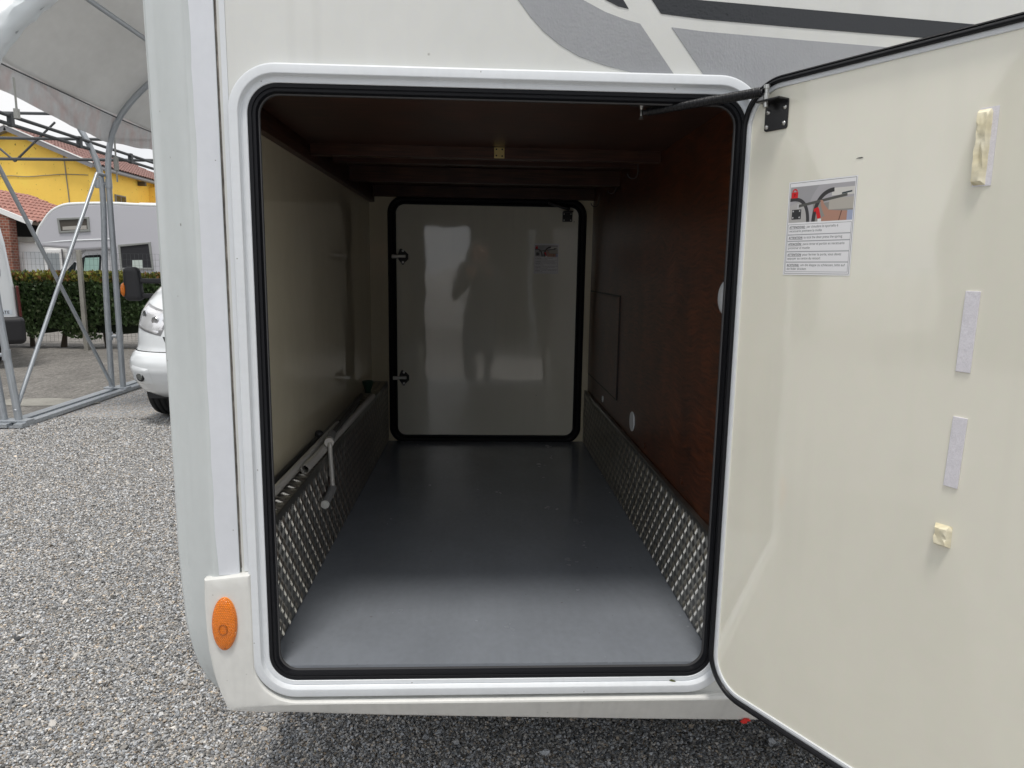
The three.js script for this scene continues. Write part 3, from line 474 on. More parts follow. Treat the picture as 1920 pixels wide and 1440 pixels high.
{ // leaf on the frame sill
  const lf = mesh('fallen_leaf', grid([[[0, 0, 0], [0, 0, 0]], [[0.005, 0.003, 0.001], [0.005, -0.002, 0.0012]], [[0.011, 0.0015, 0.002], [0.011, -0.004, 0.0015]], [[0.017, -0.003, 0.001], [0.017, -0.003, 0.001]]], 1), std(lin(0.10, 0.11, 0.04), 0.8), scene);
  lf.position.set(0.902, 0.4905, 0.0065); lf.userData = { label: 'tiny dry green leaf stuck under the black seal', category: 'leaf' };
}
// ───────── tent frame and canopy ─────────
const ARC = [[-3.53, 0.06], [-3.53, 1.2], [-3.53, 2.30], [-3.515, 2.55], [-3.46, 2.78], [-3.36, 2.97], [-3.22, 3.14], [-3.00, 3.34], [-2.65, 3.58], [-2.1, 3.86], [-1.3, 4.10], [-0.3, 4.22], [0.7, 4.22], [1.7, 4.10], [2.5, 3.86], [3.05, 3.58], [3.4, 3.34], [3.62, 3.14], [3.76, 2.97], [3.86, 2.78], [3.915, 2.55], [3.93, 2.30], [3.93, 1.2], [3.93, 0.06]];
{
  const tent = thing('storage_tent', 'grey fabric tent with curved galvanized arches over the parked white van', 'tent');
  const zs = [-4.82, -6.60, -8.4, -10.2];
  const bend = (x, y, z) => { const t = Math.max(0, Math.min(1.1, (z + 6.6) / 1.78)), f = Math.max(0, Math.min(1, (0.4 - x) / 2.5)); return [x - t * f * (0.033 + 0.10 * Math.min(1, y / 1.1)), y + 0.10 * t * f * Math.min(1, y / 3)]; };
  for (const z of zs) mesh('arch', tube(ARC.map(p => [...bend(p[0], p[1], z), z]), 0.030, 120, 12), M.galv, tent);
  // fabric: a skin over the arches with a valance hanging at the eave
  const skin = ARC.slice(3, -3).map(([x, y], i, a) => { const cx = 0.2, dx = x - cx, dy = y - 1.6, l = Math.hypot(dx, dy); return [x + dx / l * 0.05, y + dy / l * 0.05]; });
  const zz = []; for (let z = -4.9; z >= -10.4; z -= 0.11) zz.push(z);
  const sag = (z) => { let b = 9; for (const q of zs) b = Math.min(b, Math.abs(z - q)); return b; };
  const K = skin.slice(2, -2);
  mesh('roof_fabric', grid(zz.map(z => K.map(([x, y], j) => { const q = bend(x, y, z); return [q[0], q[1] - 0.03 * Math.min(1, sag(z)) + 0.006 * nz(x * 4, z * 4, 1), z]; })), 0.9, (p) => [p[0], p[2]]), M.tarp, tent, 'slack grey fabric roof');
  const e0 = K[0];
  const vt = tex(256, (u, v) => { const s = Math.max(0, tn(u, v, 10, 90, 4) * 1.2 + 0.15), k = 0.79 + 0.05 * tn(u, v, 30, 7, 3); return [k * (1 - 0.02 * s), k * (1 - 0.13 * s), k * (1 - 0.15 * s)]; }, true, 0.8);
  M.tarpStain.map = vt;
  mesh('valance', grid(zz.map(z => { const r = []; for (let k = 0; k <= 6; k++) { const t = k / 6, w = 0.03 * nz(z * 2.2, t * 1.5, 4) * t + 0.02 * Math.sin(z * 3.1) * t; const q = bend(e0[0], e0[1], z); r.push([q[0] - 0.012 - 0.05 * t + w, q[1] + 0.01 - t * (0.26 + 0.05 * Math.sin(z * 1.76) + 0.02 * nz(z * 3, 2)), z]); } return r; }), 1.2, (p) => [p[2], p[1]]), M.tarpStain, tent, 'stained fabric valance along the eave');
  // rolled white edge at the gable
  const rollPts = skin.slice(1, 14).map(p => { const q = bend(p[0], p[1], -4.86); return [q[0] + 0.01, q[1] + 0.02, -4.83]; });
  { const c = new THREE.CatmullRomCurve3(rollPts.map(p => V(...p))), g = new THREE.TubeGeometry(c, 160, 0.088, 14), p = g.attributes.position; for (let i = 0; i < p.count; i++) { const x = p.getX(i), y = p.getY(i), z = p.getZ(i), s = 0.018 * nz(x * 26, y * 26, z * 6) + 0.012 * nz(x * 9, y * 9, z * 12); p.setXYZ(i, x, y + s, z + s); } g.computeVertexNormals(); mesh('rolled_edge', g, phy(lin(0.82, 0.86, 0.88), 0.6, { transmission: 0.3, thickness: 0 }), tent, 'creased white rolled fabric edge'); }
  for (const [x, y] of [[-2.73, 3.59], [-1.3, 4.15], [0.6, 4.27]]) mesh('purlin', rod([x, y - 0.055, -4.8], [x, y - 0.055, -10.3], 0.022, 10), M.galv, tent);
  mesh('hem_rope', tube([-4.86, -5.5, -6, -6.6, -7.5, -8.5, -10].map(z => { const q = bend(e0[0], e0[1], z); return [q[0] + 0.012, q[1] - 0.035, z]; }), 0.007, 30, 6), M.darkSteel, tent);
  // inner posts that lean back to the next bay, with cross links
  for (const z of zs.slice(0, 2)) {
    mesh('post', tube([[-3.655, 0.06, z], [-3.64, 1.2, z], [-3.605, 2.30, z], [-3.64, 2.50, z], [-3.73, 2.72, z], [-3.84, 2.92, z], [-4.05, 3.2, z], [-4.6, 3.6, z]].map(p => [...bend(p[0], p[1], p[2]), p[2]]), 0.030, 60, 12), M.galv, tent);
    for (const y of [0.63, 2.27]) { const o = bend(-3.53, y, z)[0] + 3.53; mesh('clamp', [rod([-3.64 + o, y, z], [-3.53 + o, y, z], 0.018, 10), rod([-3.64 + o, y - 0.045, z], [-3.639 + o, y + 0.045, z], 0.0345, 14), rod([-3.531 + o, y - 0.045, z], [-3.531 + o, y + 0.045, z], 0.0345, 14)], M.galv, tent); }
    mesh('foot', box(-3.72, -3.47, 0.045, 0.062, z - 0.06, z + 0.06, 0.003), M.galv, tent);
  }
  // braces
  mesh('brace', rod([-3.575, 0.14, -4.80], [-3.575, 2.36, -6.46], 0.019, 10), M.galv, tent);
  mesh('brace', rod([-3.615, 0.10, -6.52], [-3.615, 2.36, -4.84], 0.019, 10), M.galv, tent);
  mesh('brace', rod([-3.575, 2.36, -6.46], [-3.575, 2.36, -6.60], 0.019, 10), M.galv, tent);
  // base channel: two rails with a slot between
  mesh('base_rail', [box(-3.545, -3.470, 0.008, 0.046, -11.0, -4.70, 0.004), box(-3.700, -3.600, 0.008, 0.044, -11.0, -4.70, 0.004), box(-3.598, -3.547, 0.004, 0.018, -11.0, -4.72)], M.galv, tent);
  // ratchet straps
  const strap = std(lin(0.45, 0.45, 0.42), 0.7);
  mesh('strap', [box(-3.475, -3.470, 2.30, 2.95, -6.685, -6.655), box(-3.49, -3.455, 2.42, 2.56, -6.695, -6.645, 0.004)], strap, tent);
  mesh('strap', [box(-3.455, -3.450, 2.62, 2.95, -5.00, -4.975), box(-3.47, -3.435, 2.62, 2.70, -5.005, -4.965, 0.004)], strap, tent);
}
{ // bare lattice frame of the neighbouring bay
  const lf = thing('lattice_frame', 'bare dark steel lattice girders in front of the yellow house', 'girder');
  const r = 0.021;
  for (const dy of [0, -0.075]) mesh('purlin', rod([-3.70, 2.70 + dy, -4.4], [-3.70, 2.70 + dy, -10.6], 0.017, 8), M.darkSteel, lf);
  mesh('chord', rod([-11, 3.06, -9], [-4.0, 3.125, -9], r, 8), M.darkSteel, lf);
  mesh('chord', rod([-11, 2.77, -9], [-3.6, 2.86, -9], r, 8), M.darkSteel, lf);
  mesh('chord', rod([-11, 3.40, -9.02], [-5.4, 3.445, -9.02], r, 8), M.darkSteel, lf);
  for (let k = 0; k < 4; k++) { const x = -5.955 - k * 1.2; mesh('web', rod([x, 2.80, -9], [x + 0.58, 3.33, -9], 0.015, 8), M.darkSteel, lf); mesh('web', rod([x, 2.80, -9], [x - 0.58, 3.31, -9], 0.015, 8), M.darkSteel, lf); }
  for (let k = 0; k < 5; k++) { const z = -5.3 - k * 1.1; mesh('clamp', box(-3.722, -3.678, 2.605, 2.722, z - 0.025, z + 0.025, 0.006), M.darkSteel, lf); }
  mesh('post', rod([-3.66, 0.02, -10.9], [-3.66, 3.2, -10.9], 0.03, 10), M.galv, lf);
}

// ───────── white van under the tent ─────────
{
  const van = thing('van', 'glossy white van front with clear headlamp and large black mirror under the tent', 'van');
  const cx = -1.80;
  // [y, front z, half width, corner radius]
  const T = [[0.24, -5.42, 0.90, 0.40], [0.30, -5.30, 0.955, 0.42], [0.40, -5.22, 0.985, 0.42], [0.50, -5.18, 1.000, 0.42], [0.58, -5.18, 1.000, 0.42], [0.645, -5.22, 0.985, 0.42], [0.675, -5.265, 0.965, 0.42], [0.70, -5.272, 0.962, 0.42], [0.80, -5.285, 0.962, 0.43], [0.90, -5.305, 0.96, 0.44], [1.0, -5.345, 0.95, 0.45], [1.06, -5.40, 0.94, 0.46], [1.12, -5.48, 0.93, 0.47], [1.18, -5.60, 0.92, 0.46], [1.25, -5.78, 0.915, 0.42], [1.33, -6.02, 0.91, 0.36], [1.6, -6.25, 0.90, 0.3], [2.0, -6.60, 0.87, 0.28], [2.25, -6.85, 0.85, 0.26]];
  const at = (y, key) => lerpTab(T.map(t => [t[0], t[key]]), y);
  // plan outline from front centre round the image-left corner: s in metres
  const pt = (s, y, off = 0) => { const z = at(y, 1), w = at(y, 2), r = at(y, 3), f = w - r, arc = r * Math.PI / 2; if (s < f) return [cx - s, y, z + off]; if (s < f + arc) { const a = (s - f) / r; return [cx - f - Math.sin(a) * (r + off), y, z - r + Math.cos(a) * (r + off)]; } return [cx - w - off, y, z - r - (s - f - arc)]; };
  const ss = []; for (let s = 0; s <= 1.5; s += 0.04) ss.push(s); for (let s = 1.6; s <= 6; s += 0.4) ss.push(s);
  const surf = (y0, y1, n, off = 0) => { const rows = []; for (let i = 0; i <= n; i++) { const y = y0 + (y1 - y0) * i / n; rows.push(ss.map(s => pt(s, y, off))); rows[i] = rows[i].slice().reverse().concat(ss.slice(1).map(s => { const p = pt(s, y, off); return [2 * cx - p[0], p[1], p[2]]; })); } return rows; };
  mesh('bumper', grid(surf(0.24, 0.665, 18), 0.7), M.vanWhite, van);
  mesh('body', grid(surf(0.671, 1.33, 26), 0.7), M.vanWhite, van);
  mesh('windscreen', grid(surf(1.335, 2.22, 10, -0.01), 0.7), M.glassDark, van);
  mesh('roof', grid(surf(2.225, 2.25, 2).concat([ss.slice().reverse().map(s => [cx, 2.32, -7.5]).concat(ss.slice(1).map(s => [cx, 2.32, -7.5]))]), 0.7), M.vanWhite, van);
  mesh('underbody', box(cx - 0.85, cx + 0.85, 0.22, 0.30, -9.5, -5.5), M.blackPlastic, van);
  // headlamp patch on the corner
  const patch = (corners, n, off) => { const rows = []; for (let i = 0; i <= n; i++) { const r = []; for (let j = 0; j <= n; j++) { const u = i / n, v = j / n, s = (corners[0][0] * (1 - v) + corners[1][0] * v) * (1 - u) + (corners[3][0] * (1 - v) + corners[2][0] * v) * u, y = (corners[0][1] * (1 - v) + corners[1][1] * v) * (1 - u) + (corners[3][1] * (1 - v) + corners[2][1] * v) * u; const e = Math.min(u, 1 - u, v, 1 - v); r.push(pt(s, y, off * Math.min(1, e * 12) + 0.001)); } rows.push(r); } return rows; };
  const HC = [[0.89, 1.085], [0.52, 1.005], [0.62, 0.805], [0.96, 0.868]];
  mesh('headlamp_bezel', grid(patch(HC, 10, 0.004), 0.8), std(lin(0.34, 0.34, 0.35), 0.3, 0.4), van);
  const HI = [[0.878, 1.074], [0.536, 0.997], [0.630, 0.815], [0.948, 0.877]];
  const hl = mesh('headlamp', grid(patch(HI, 10, 0.016), 0.8), M.lens, van);
  const refl = patch(HI, 12, 0.006); for (const row of refl) for (const p of row) { p[2] -= 0.0; const k = 0.007 * nz(p[0] * 22, p[1] * 26, 3); p[0] += k; p[2] += k; }
  mesh('reflector', grid(refl, 0.3), std(lin(0.90, 0.90, 0.92), 0.22, 0.5), hl);
  for (const [s, y] of [[0.83, 0.985], [0.68, 0.935]]) { const p = pt(s, y, 0.006), q = pt(s, y, 0.014); mesh('bulb_ring', rod(p, q, 0.040, 18, 0.034), std(lin(0.62, 0.62, 0.64), 0.12, 0.9), hl); }
  // fog lamp in its recess
  const fp = pt(0.80, 0.46, 0.001), fq = pt(0.80, 0.46, 0.014), fr = pt(0.80, 0.46, 0.004);
  mesh('fog_surround', grid(patch([[0.95, 0.555], [0.70, 0.53], [0.68, 0.375], [0.92, 0.385]], 8, 0.010), 0.5), M.vanWhite, van);
  const fl = mesh('fog_lamp', rod(fp, fq, 0.050, 24, 0.044), M.blackPlastic, van);
  mesh('lens', rod(fq, pt(0.80, 0.46, 0.020), 0.034, 20, 0.028), std(lin(0.25, 0.27, 0.27), 0.08, 0.8), fl);
  mesh('grille', grid(patch([[0.60, 0.80], [0.0, 0.80], [0.0, 0.60], [0.52, 0.62]], 8, 0.006), 0.6), M.blackPlastic, van);
  // mirror
  const mr = part('mirror', van, 'large black wing mirror with amber indicator');
  mesh('housing', (() => { const g = new RoundedBoxGeometry(0.165, 0.335, 0.12, 4, 0.05); const p = g.attributes.position; for (let i = 0; i < p.count; i++) { const y = p.getY(i); p.setX(i, p.getX(i) * (1 - 0.12 * (y / 0.17)) + y * 0.04 * -1); } g.computeVertexNormals(); g.translate(-3.085, 1.228, -6.28); return g; })(), M.blackPlastic, mr);
  mesh('arm', [box(-3.06, -2.60, 1.235, 1.285, -6.32, -6.26, 0.015), box(-3.06, -2.60, 1.09, 1.135, -6.32, -6.26, 0.015)], M.blackPlastic, mr);
  mesh('indicator', (() => { const g = new THREE.SphereGeometry(1, 16, 12); g.scale(0.028, 0.068, 0.045); g.translate(-3.165, 1.172, -6.25); return g; })(), M.orange, mr);
  // wheels
  van.position.set(0.11, 0, 0.47);
  for (const [x, z] of [[-2.60, -5.90], [-1.0, -5.90]]) {
    const w = part('wheel', van);
    const prof = [[0.20, -0.10], [0.30, -0.112], [0.328, -0.100], [0.338, -0.075]]; for (const g of [-0.05, 0, 0.05]) prof.push([0.341, g - 0.012], [0.331, g - 0.010], [0.331, g + 0.004], [0.341, g + 0.006]); prof.push([0.338, 0.075], [0.328, 0.100], [0.30, 0.112], [0.20, 0.10]);
    mesh('tyre', new THREE.LatheGeometry(prof.map(p => new THREE.Vector2(...p)), 40).rotateZ(Math.PI / 2).translate(x, 0.343, z), M.tyre, w);
    mesh('rim', rod([x - 0.085, 0.343, z], [x + 0.085, 0.343, z], 0.205, 24), std(lin(0.5, 0.5, 0.5), 0.4, 0.8), w);
  }
}
// ───────── white van at the left edge, seen from behind ─────────
{
  const v = thing('van', 'white panel van seen from behind at the left edge, dark bumper and red tail lamp', 'van');
  const z0 = -8.5, R = [[0.70, -5.815], [0.80, -5.822], [1.05, -5.828], [1.20, -5.845], [1.70, -5.895], [1.90, -5.93], [2.2, -6.02], [2.38, -6.12]];
  const rows = []; for (let i = 0; i <= 24; i++) { const y = 0.70 + 1.68 * i / 24, xr = lerpTab(R, y), r = []; for (let k = 0; k <= 8; k++) { const a = k / 8 * Math.PI / 2; r.push([xr - 0.10 + 0.10 * Math.sin(a), y, z0 - 0.10 + 0.10 * Math.cos(a)]); } r.push([xr, y, z0 - 5]); r.unshift([-7.75, y, z0]); rows.push(r); }
  mesh('body', grid(rows, 0.6), M.vanWhite, v);
  mesh('roof', box(-7.75, -6.1, 2.36, 2.40, z0 - 5, z0 - 0.04, 0.01), M.vanWhite, v);
  mesh('bumper', (() => { const g = new RoundedBoxGeometry(2.03, 0.37, 0.34, 4, 0.07); g.translate(-6.775, 0.515, z0 - 0.09); return g; })(), M.blackPlastic, v);
  mesh('tail_lamp', (() => { const g = new RoundedBoxGeometry(0.034, 0.42, 0.10, 3, 0.012); g.rotateZ(0.03); g.translate(-5.80, 0.90, z0 - 0.075); return g; })(), phy(lin(0.10, 0.018, 0.016), 0.2), v);
  mesh('rear_window', extr(rrPath(-6.62, -5.985, 1.17, 1.95, 0.10), z0 - 0.001, z0 + 0.004), M.glassDark, v);
  mesh('step', box(-7.5, -5.86, 0.688, 0.702, z0 - 0.05, z0 + 0.02, 0.004), std(lin(0.3, 0.3, 0.31), 0.5), v);
  const c = document.createElement('canvas'); c.width = 256; c.height = 64; const x = c.getContext('2d'); x.fillStyle = '#d3dbe3'; x.fillRect(0, 0, 256, 64); x.fillStyle = '#3b4046'; x.font = 'bold 54px sans-serif'; x.fillText('ATE', 130, 52);
  const t = new THREE.CanvasTexture(c); t.colorSpace = THREE.SRGBColorSpace; const g = new THREE.PlaneGeometry(0.26, 0.065); g.translate(-6.02, 0.762, z0 + 0.003); mesh('badge', g, std(0xffffff, 0.4, 0, { map: t }), v);
  const w = part('wheel', v); mesh('tyre', new THREE.TorusGeometry(0.25, 0.1, 12, 30).rotateY(Math.PI / 2).translate(-6.02, 0.35, z0 - 0.9), M.tyre, w);
  v.traverse(o => { if (o.isMesh) o.geometry.translate(5.815, 0, 8.5); }); v.position.set(-5.775, 0, -8.5); v.rotation.y = 0.70;
}
// ───────── hedge and wire fence ─────────
{
  const R = rng(21), hd = thing('hedge', 'clipped dark green hedge with yellowish new tips behind the wire fence', 'hedge');
  const x0 = -10.5, x1 = -3.2, zc = -11.05, H = 1.27;
  mesh('core', (() => { const g = new THREE.BoxGeometry(x1 - x0, H - 0.42, 0.42, 60, 10, 4), p = g.attributes.position; for (let i = 0; i < p.count; i++) { const x = p.getX(i), y = p.getY(i), z = p.getZ(i); p.setXYZ(i, x, y + 0.06 * nz(x * 3, y * 3, z * 3), z + 0.08 * nz(x * 2.5, y * 2.5, 4)); } g.computeVertexNormals(); g.translate((x0 + x1) / 2, 0.22 + (H - 0.32) / 2, zc); return g; })(), std(lin(0.012, 0.018, 0.008), 1), hd);
  for (let x = x0 + 0.2; x < x1; x += 0.62) { const b = x + 0.2 * (R() - 0.5); mesh('stem', rod([b, 0, zc + 0.1 * (R() - 0.5)], [b + 0.2 * (R() - 0.5), 0.45, zc], 0.035 + 0.02 * R(), 7, 0.02), M.bark, hd); }
  const lg = new THREE.BufferGeometry(); lg.setAttribute('position', new THREE.Float32BufferAttribute([0, 0, 0, 0.35, 0.5, 0.08, 0, 0.5, 0, 0, 0, 0, 0, 0.5, 0, -0.35, 0.5, 0.08, 0.35, 0.5, 0.08, 0, 1, -0.1, 0, 0.5, 0, 0, 0.5, 0, 0, 1, -0.1, -0.35, 0.5, 0.08], 3)); lg.computeVertexNormals();
  const N = 30000, im = new THREE.InstancedMesh(lg, phy(0xffffff, 0.55, { transmission: 0.25, thickness: 0 }), N), m4 = new THREE.Matrix4(), q = new THREE.Quaternion(), e = new THREE.Euler(), c = new THREE.Color();
  for (let i = 0; i < N; i++) {
    const top = R() < 0.28, x = x0 + R() * (x1 - x0); const wob = 0.06 * nz(x * 1.6, 3, 1);
    let y, z; if (top) { y = H - 0.10 + wob + 0.14 * (R() - 0.35); z = zc - 0.3 + R() * 0.62; } else { y = 0.16 + Math.pow(R(), 0.9) * (H - 0.2); z = zc + 0.22 + 0.14 * R() + 0.10 * nz(x * 2.2, y * 2.2, 7); if (y < 0.4 && nz(x * 2.4, y * 2, 2) > 0.0) y += 0.35; }
    const s = 0.045 + 0.04 * R(); e.set(-0.3 + R() * 1.6, (R() - 0.5) * 2.8, (R() - 0.5) * 2.6); q.setFromEuler(e); m4.compose(V(x, y, z), q, V(s, s, s)); im.setMatrixAt(i, m4);
    const k = 0.6 + 0.9 * R(); if (y > H - 0.16 && R() < 0.8) { const a = R(); a < 0.25 ? c.setRGB(0.26 * k, 0.13 * k, 0.04 * k) : c.setRGB(0.24 * k, 0.24 * k, 0.04 * k); } else if (R() < 0.06) c.setRGB(0.22, 0.26, 0.14); else c.setRGB(0.065 * k, 0.112 * k, 0.036 * k); im.setColorAt(i, c);
  }
  im.name = 'foliage'; im.userData.kind = 'stuff'; hd.add(im);

  const fn = thing('wire_fence', 'thin grey wire mesh fence on concrete posts along the hedge', 'fence');
  const zf = -10.58;
  for (const x of [-9.2, -6.035, -3.0]) mesh('post', (() => { const g = box(-0.032, 0.032, 0, 1.64, -0.032, 0.032, 0.006); g.rotateZ(x === -6.035 ? 0.008 : 0); g.translate(x, 0, zf); return g; })(), M.concrete, fn);
  const ws = []; for (let x = -10.4; x < -3.0; x += 0.068) ws.push(box(x - 0.0013, x + 0.0013, 0.10, 1.60, zf - 0.437, zf - 0.4345)); for (let y = 0.10; y < 1.62; y += 0.10) ws.push(box(-10.4, -3.0, y - 0.0013, y + 0.0013, zf - 0.4343, zf - 0.432));
  const wm = mesh('wire_mesh', ws, M.wire, fn); wm.userData.kind = 'stuff';
}
// ───────── alcove motorhome beyond the hedge ─────────
{
  const a = thing('motorhome', 'pale grey motorhome with an overcab bed, parked behind the hedge', 'motorhome'), z0 = -17;
  const out = [[-10.533, 1.905], [-10.53, 2.056], [-10.46, 2.266], [-10.343, 2.434], [-10.158, 2.665], [-9.984, 2.782], [-9.772, 2.858], [-9.44, 2.889], [-8.612, 2.911], [-7.993, 2.89], [-4.2, 2.86], [-4.2, 0.45], [-8.55, 0.45], [-8.60, 1.78], [-8.942, 1.79], [-9.30, 1.76], [-9.613, 1.745], [-9.734, 1.787], [-10.436, 1.824]];
  mesh('body', extr(out.slice().reverse(), z0 - 2.2, z0, 0.06), phy(lin(0.56, 0.56, 0.60), 0.3), a);
  const tr = []; for (const p of out.slice(0, 11)) tr.push([p[0] + 0.03, p[1] - 0.01, z0 - 0.035]);
  mesh('edge_trim', tube(tr, 0.045, 60, 8), phy(lin(0.80, 0.82, 0.82), 0.3), a);
  mesh('lower_trim', tube([[-10.51, 1.905, z0 - 0.02], [-9.655, 1.985, z0 - 0.005], [-8.69, 2.04, z0 - 0.005]], 0.02, 20, 6), M.vanWhite, a);
  const win = (name, pts, fz) => { const w = part(name, a); const big = pts; const cx = pts.reduce((s, p) => s + p[0], 0) / pts.length, cy = pts.reduce((s, p) => s + p[1], 0) / pts.length; const sm = pts.map(p => { const dx = p[0] - cx, dy = p[1] - cy; return [p[0] - Math.sign(dx) * 0.05, p[1] - Math.sign(dy) * 0.05]; }); mesh('window_frame', extr(big.slice().reverse(), z0 - 0.02, z0 + 0.03, 0.008, [sm.slice()]), std(lin(0.28, 0.29, 0.28), 0.5), w); mesh('pane', extr(sm.slice().reverse(), z0 - 0.01, z0 + 0.008), fz, w); return [w, sm]; };
  const [w1, s1] = win('window', [[-9.954, 2.524], [-9.185, 2.569], [-9.181, 2.215], [-9.932, 2.161]], phy(lin(0.10, 0.09, 0.08), 0.08));
  mesh('curtain', extr([[-9.84, 2.24], [-9.26, 2.27], [-9.26, 2.36], [-9.50, 2.35], [-9.84, 2.32]], z0 + 0.0085, z0 + 0.011), std(lin(0.42, 0.40, 0.37), 0.8), w1);
  const [w2] = win('window', [[-8.527, 1.905], [-7.735, 1.985], [-7.694, 1.301], [-8.516, 1.289]], phy(lin(0.045, 0.045, 0.05), 0.06));
  mesh('blind', extr([[-8.22, 1.31], [-7.97, 1.31], [-7.965, 1.54], [-8.21, 1.53]], z0 + 0.0085, z0 + 0.011), std(lin(0.55, 0.62, 0.58), 0.7), w2);
  // cab
  const cab = part('cab', a);
  mesh('cab_body', extr([[-8.55, 0.40], [-8.55, 1.80], [-9.35, 1.78], [-9.62, 1.52], [-9.95, 1.20], [-10.9, 1.0], [-11.05, 0.85], [-11.05, 0.40]], z0 - 2.0, z0 - 0.08, 0.04), phy(lin(0.55, 0.55, 0.57), 0.3), cab);
  mesh('cab_window', extr([[-9.60, 1.20], [-9.05, 1.20], [-9.00, 1.60], [-9.02, 1.66], [-9.38, 1.63], [-9.53, 1.53]], z0 - 0.09, z0 - 0.074), phy(lin(0.02, 0.022, 0.025), 0.06), cab);
  mesh('curtain', extr([[-9.46, 1.21], [-9.09, 1.21], [-9.05, 1.59], [-9.40, 1.57]], z0 - 0.0735, z0 - 0.070), std(lin(0.33, 0.50, 0.45), 0.8), cab);
  mesh('quarter_glass', extr([[-9.93, 1.19], [-9.68, 1.19], [-9.62, 1.44], [-9.66, 1.47]], z0 - 0.079, z0 - 0.074), M.glassDark, cab);
  mesh('windscreen', extr([[-9.66, 1.50], [-9.62, 1.53], [-9.97, 1.22], [-9.99, 1.18]], z0 - 1.9, z0 - 0.2), M.glassDark, cab);
  mesh('roof_vent', box(-8.15, -7.3, 2.905, 2.97, z0 - 1.2, z0 - 0.4, 0.02), M.vanWhite, a);
  for (const x of [-10.2, -5.6]) { const w = part('wheel', a); mesh('tyre', new THREE.TorusGeometry(0.25, 0.09, 12, 30).translate(x, 0.34, z0 - 0.15), M.tyre, w); mesh('rim', rod([x, 0.34, z0 - 0.22], [x, 0.34, z0 - 0.1], 0.2, 18), M.galv, w); }
}
// ───────── tiled roofs and houses ─────────
function tiles(o, u, v, nu, nv, du, dv) { // rows of barrel tiles merged into one cover
  const U = V(...u).normalize(), W = V(...v).normalize(), Nn = U.clone().cross(W); if (Nn.y < 0) Nn.negate(); const pos = [], S = 4;
  const P = (a, b, h) => { const p = V(...o).addScaledVector(U, a).addScaledVector(W, b).addScaledVector(Nn, h); pos.push(p.x, p.y, p.z); };
  for (let i = 0; i < nu; i++) for (let j = 0; j < nv; j++) for (let k = 0; k < S; k++) {
    const a0 = i * du + du * k / S, a1 = a0 + du / S, h = q => 0.045 * Math.abs(Math.sin(Math.PI * q)) + 0.01; const b0 = j * dv - 0.02, b1 = (j + 1) * dv, h0 = h(k / S) + 0.03, h1 = h((k + 1) / S) + 0.03, g0 = h0 - 0.028, g1 = h1 - 0.028;
    P(a0, b0, h0); P(a1, b0, h1); P(a0, b1, g0); P(a0, b1, g0); P(a1, b0, h1); P(a1, b1, g1); P(a0, b0, h0 - 0.03); P(a1, b0, h1 - 0.03); P(a0, b0, h0); P(a0, b0, h0); P(a1, b0, h1 - 0.03); P(a1, b0, h1);
  }
  const g = new THREE.BufferGeometry(); g.setAttribute('position', new THREE.Float32BufferAttribute(pos, 3)); g.computeVertexNormals(); return cubeUV(g);
}
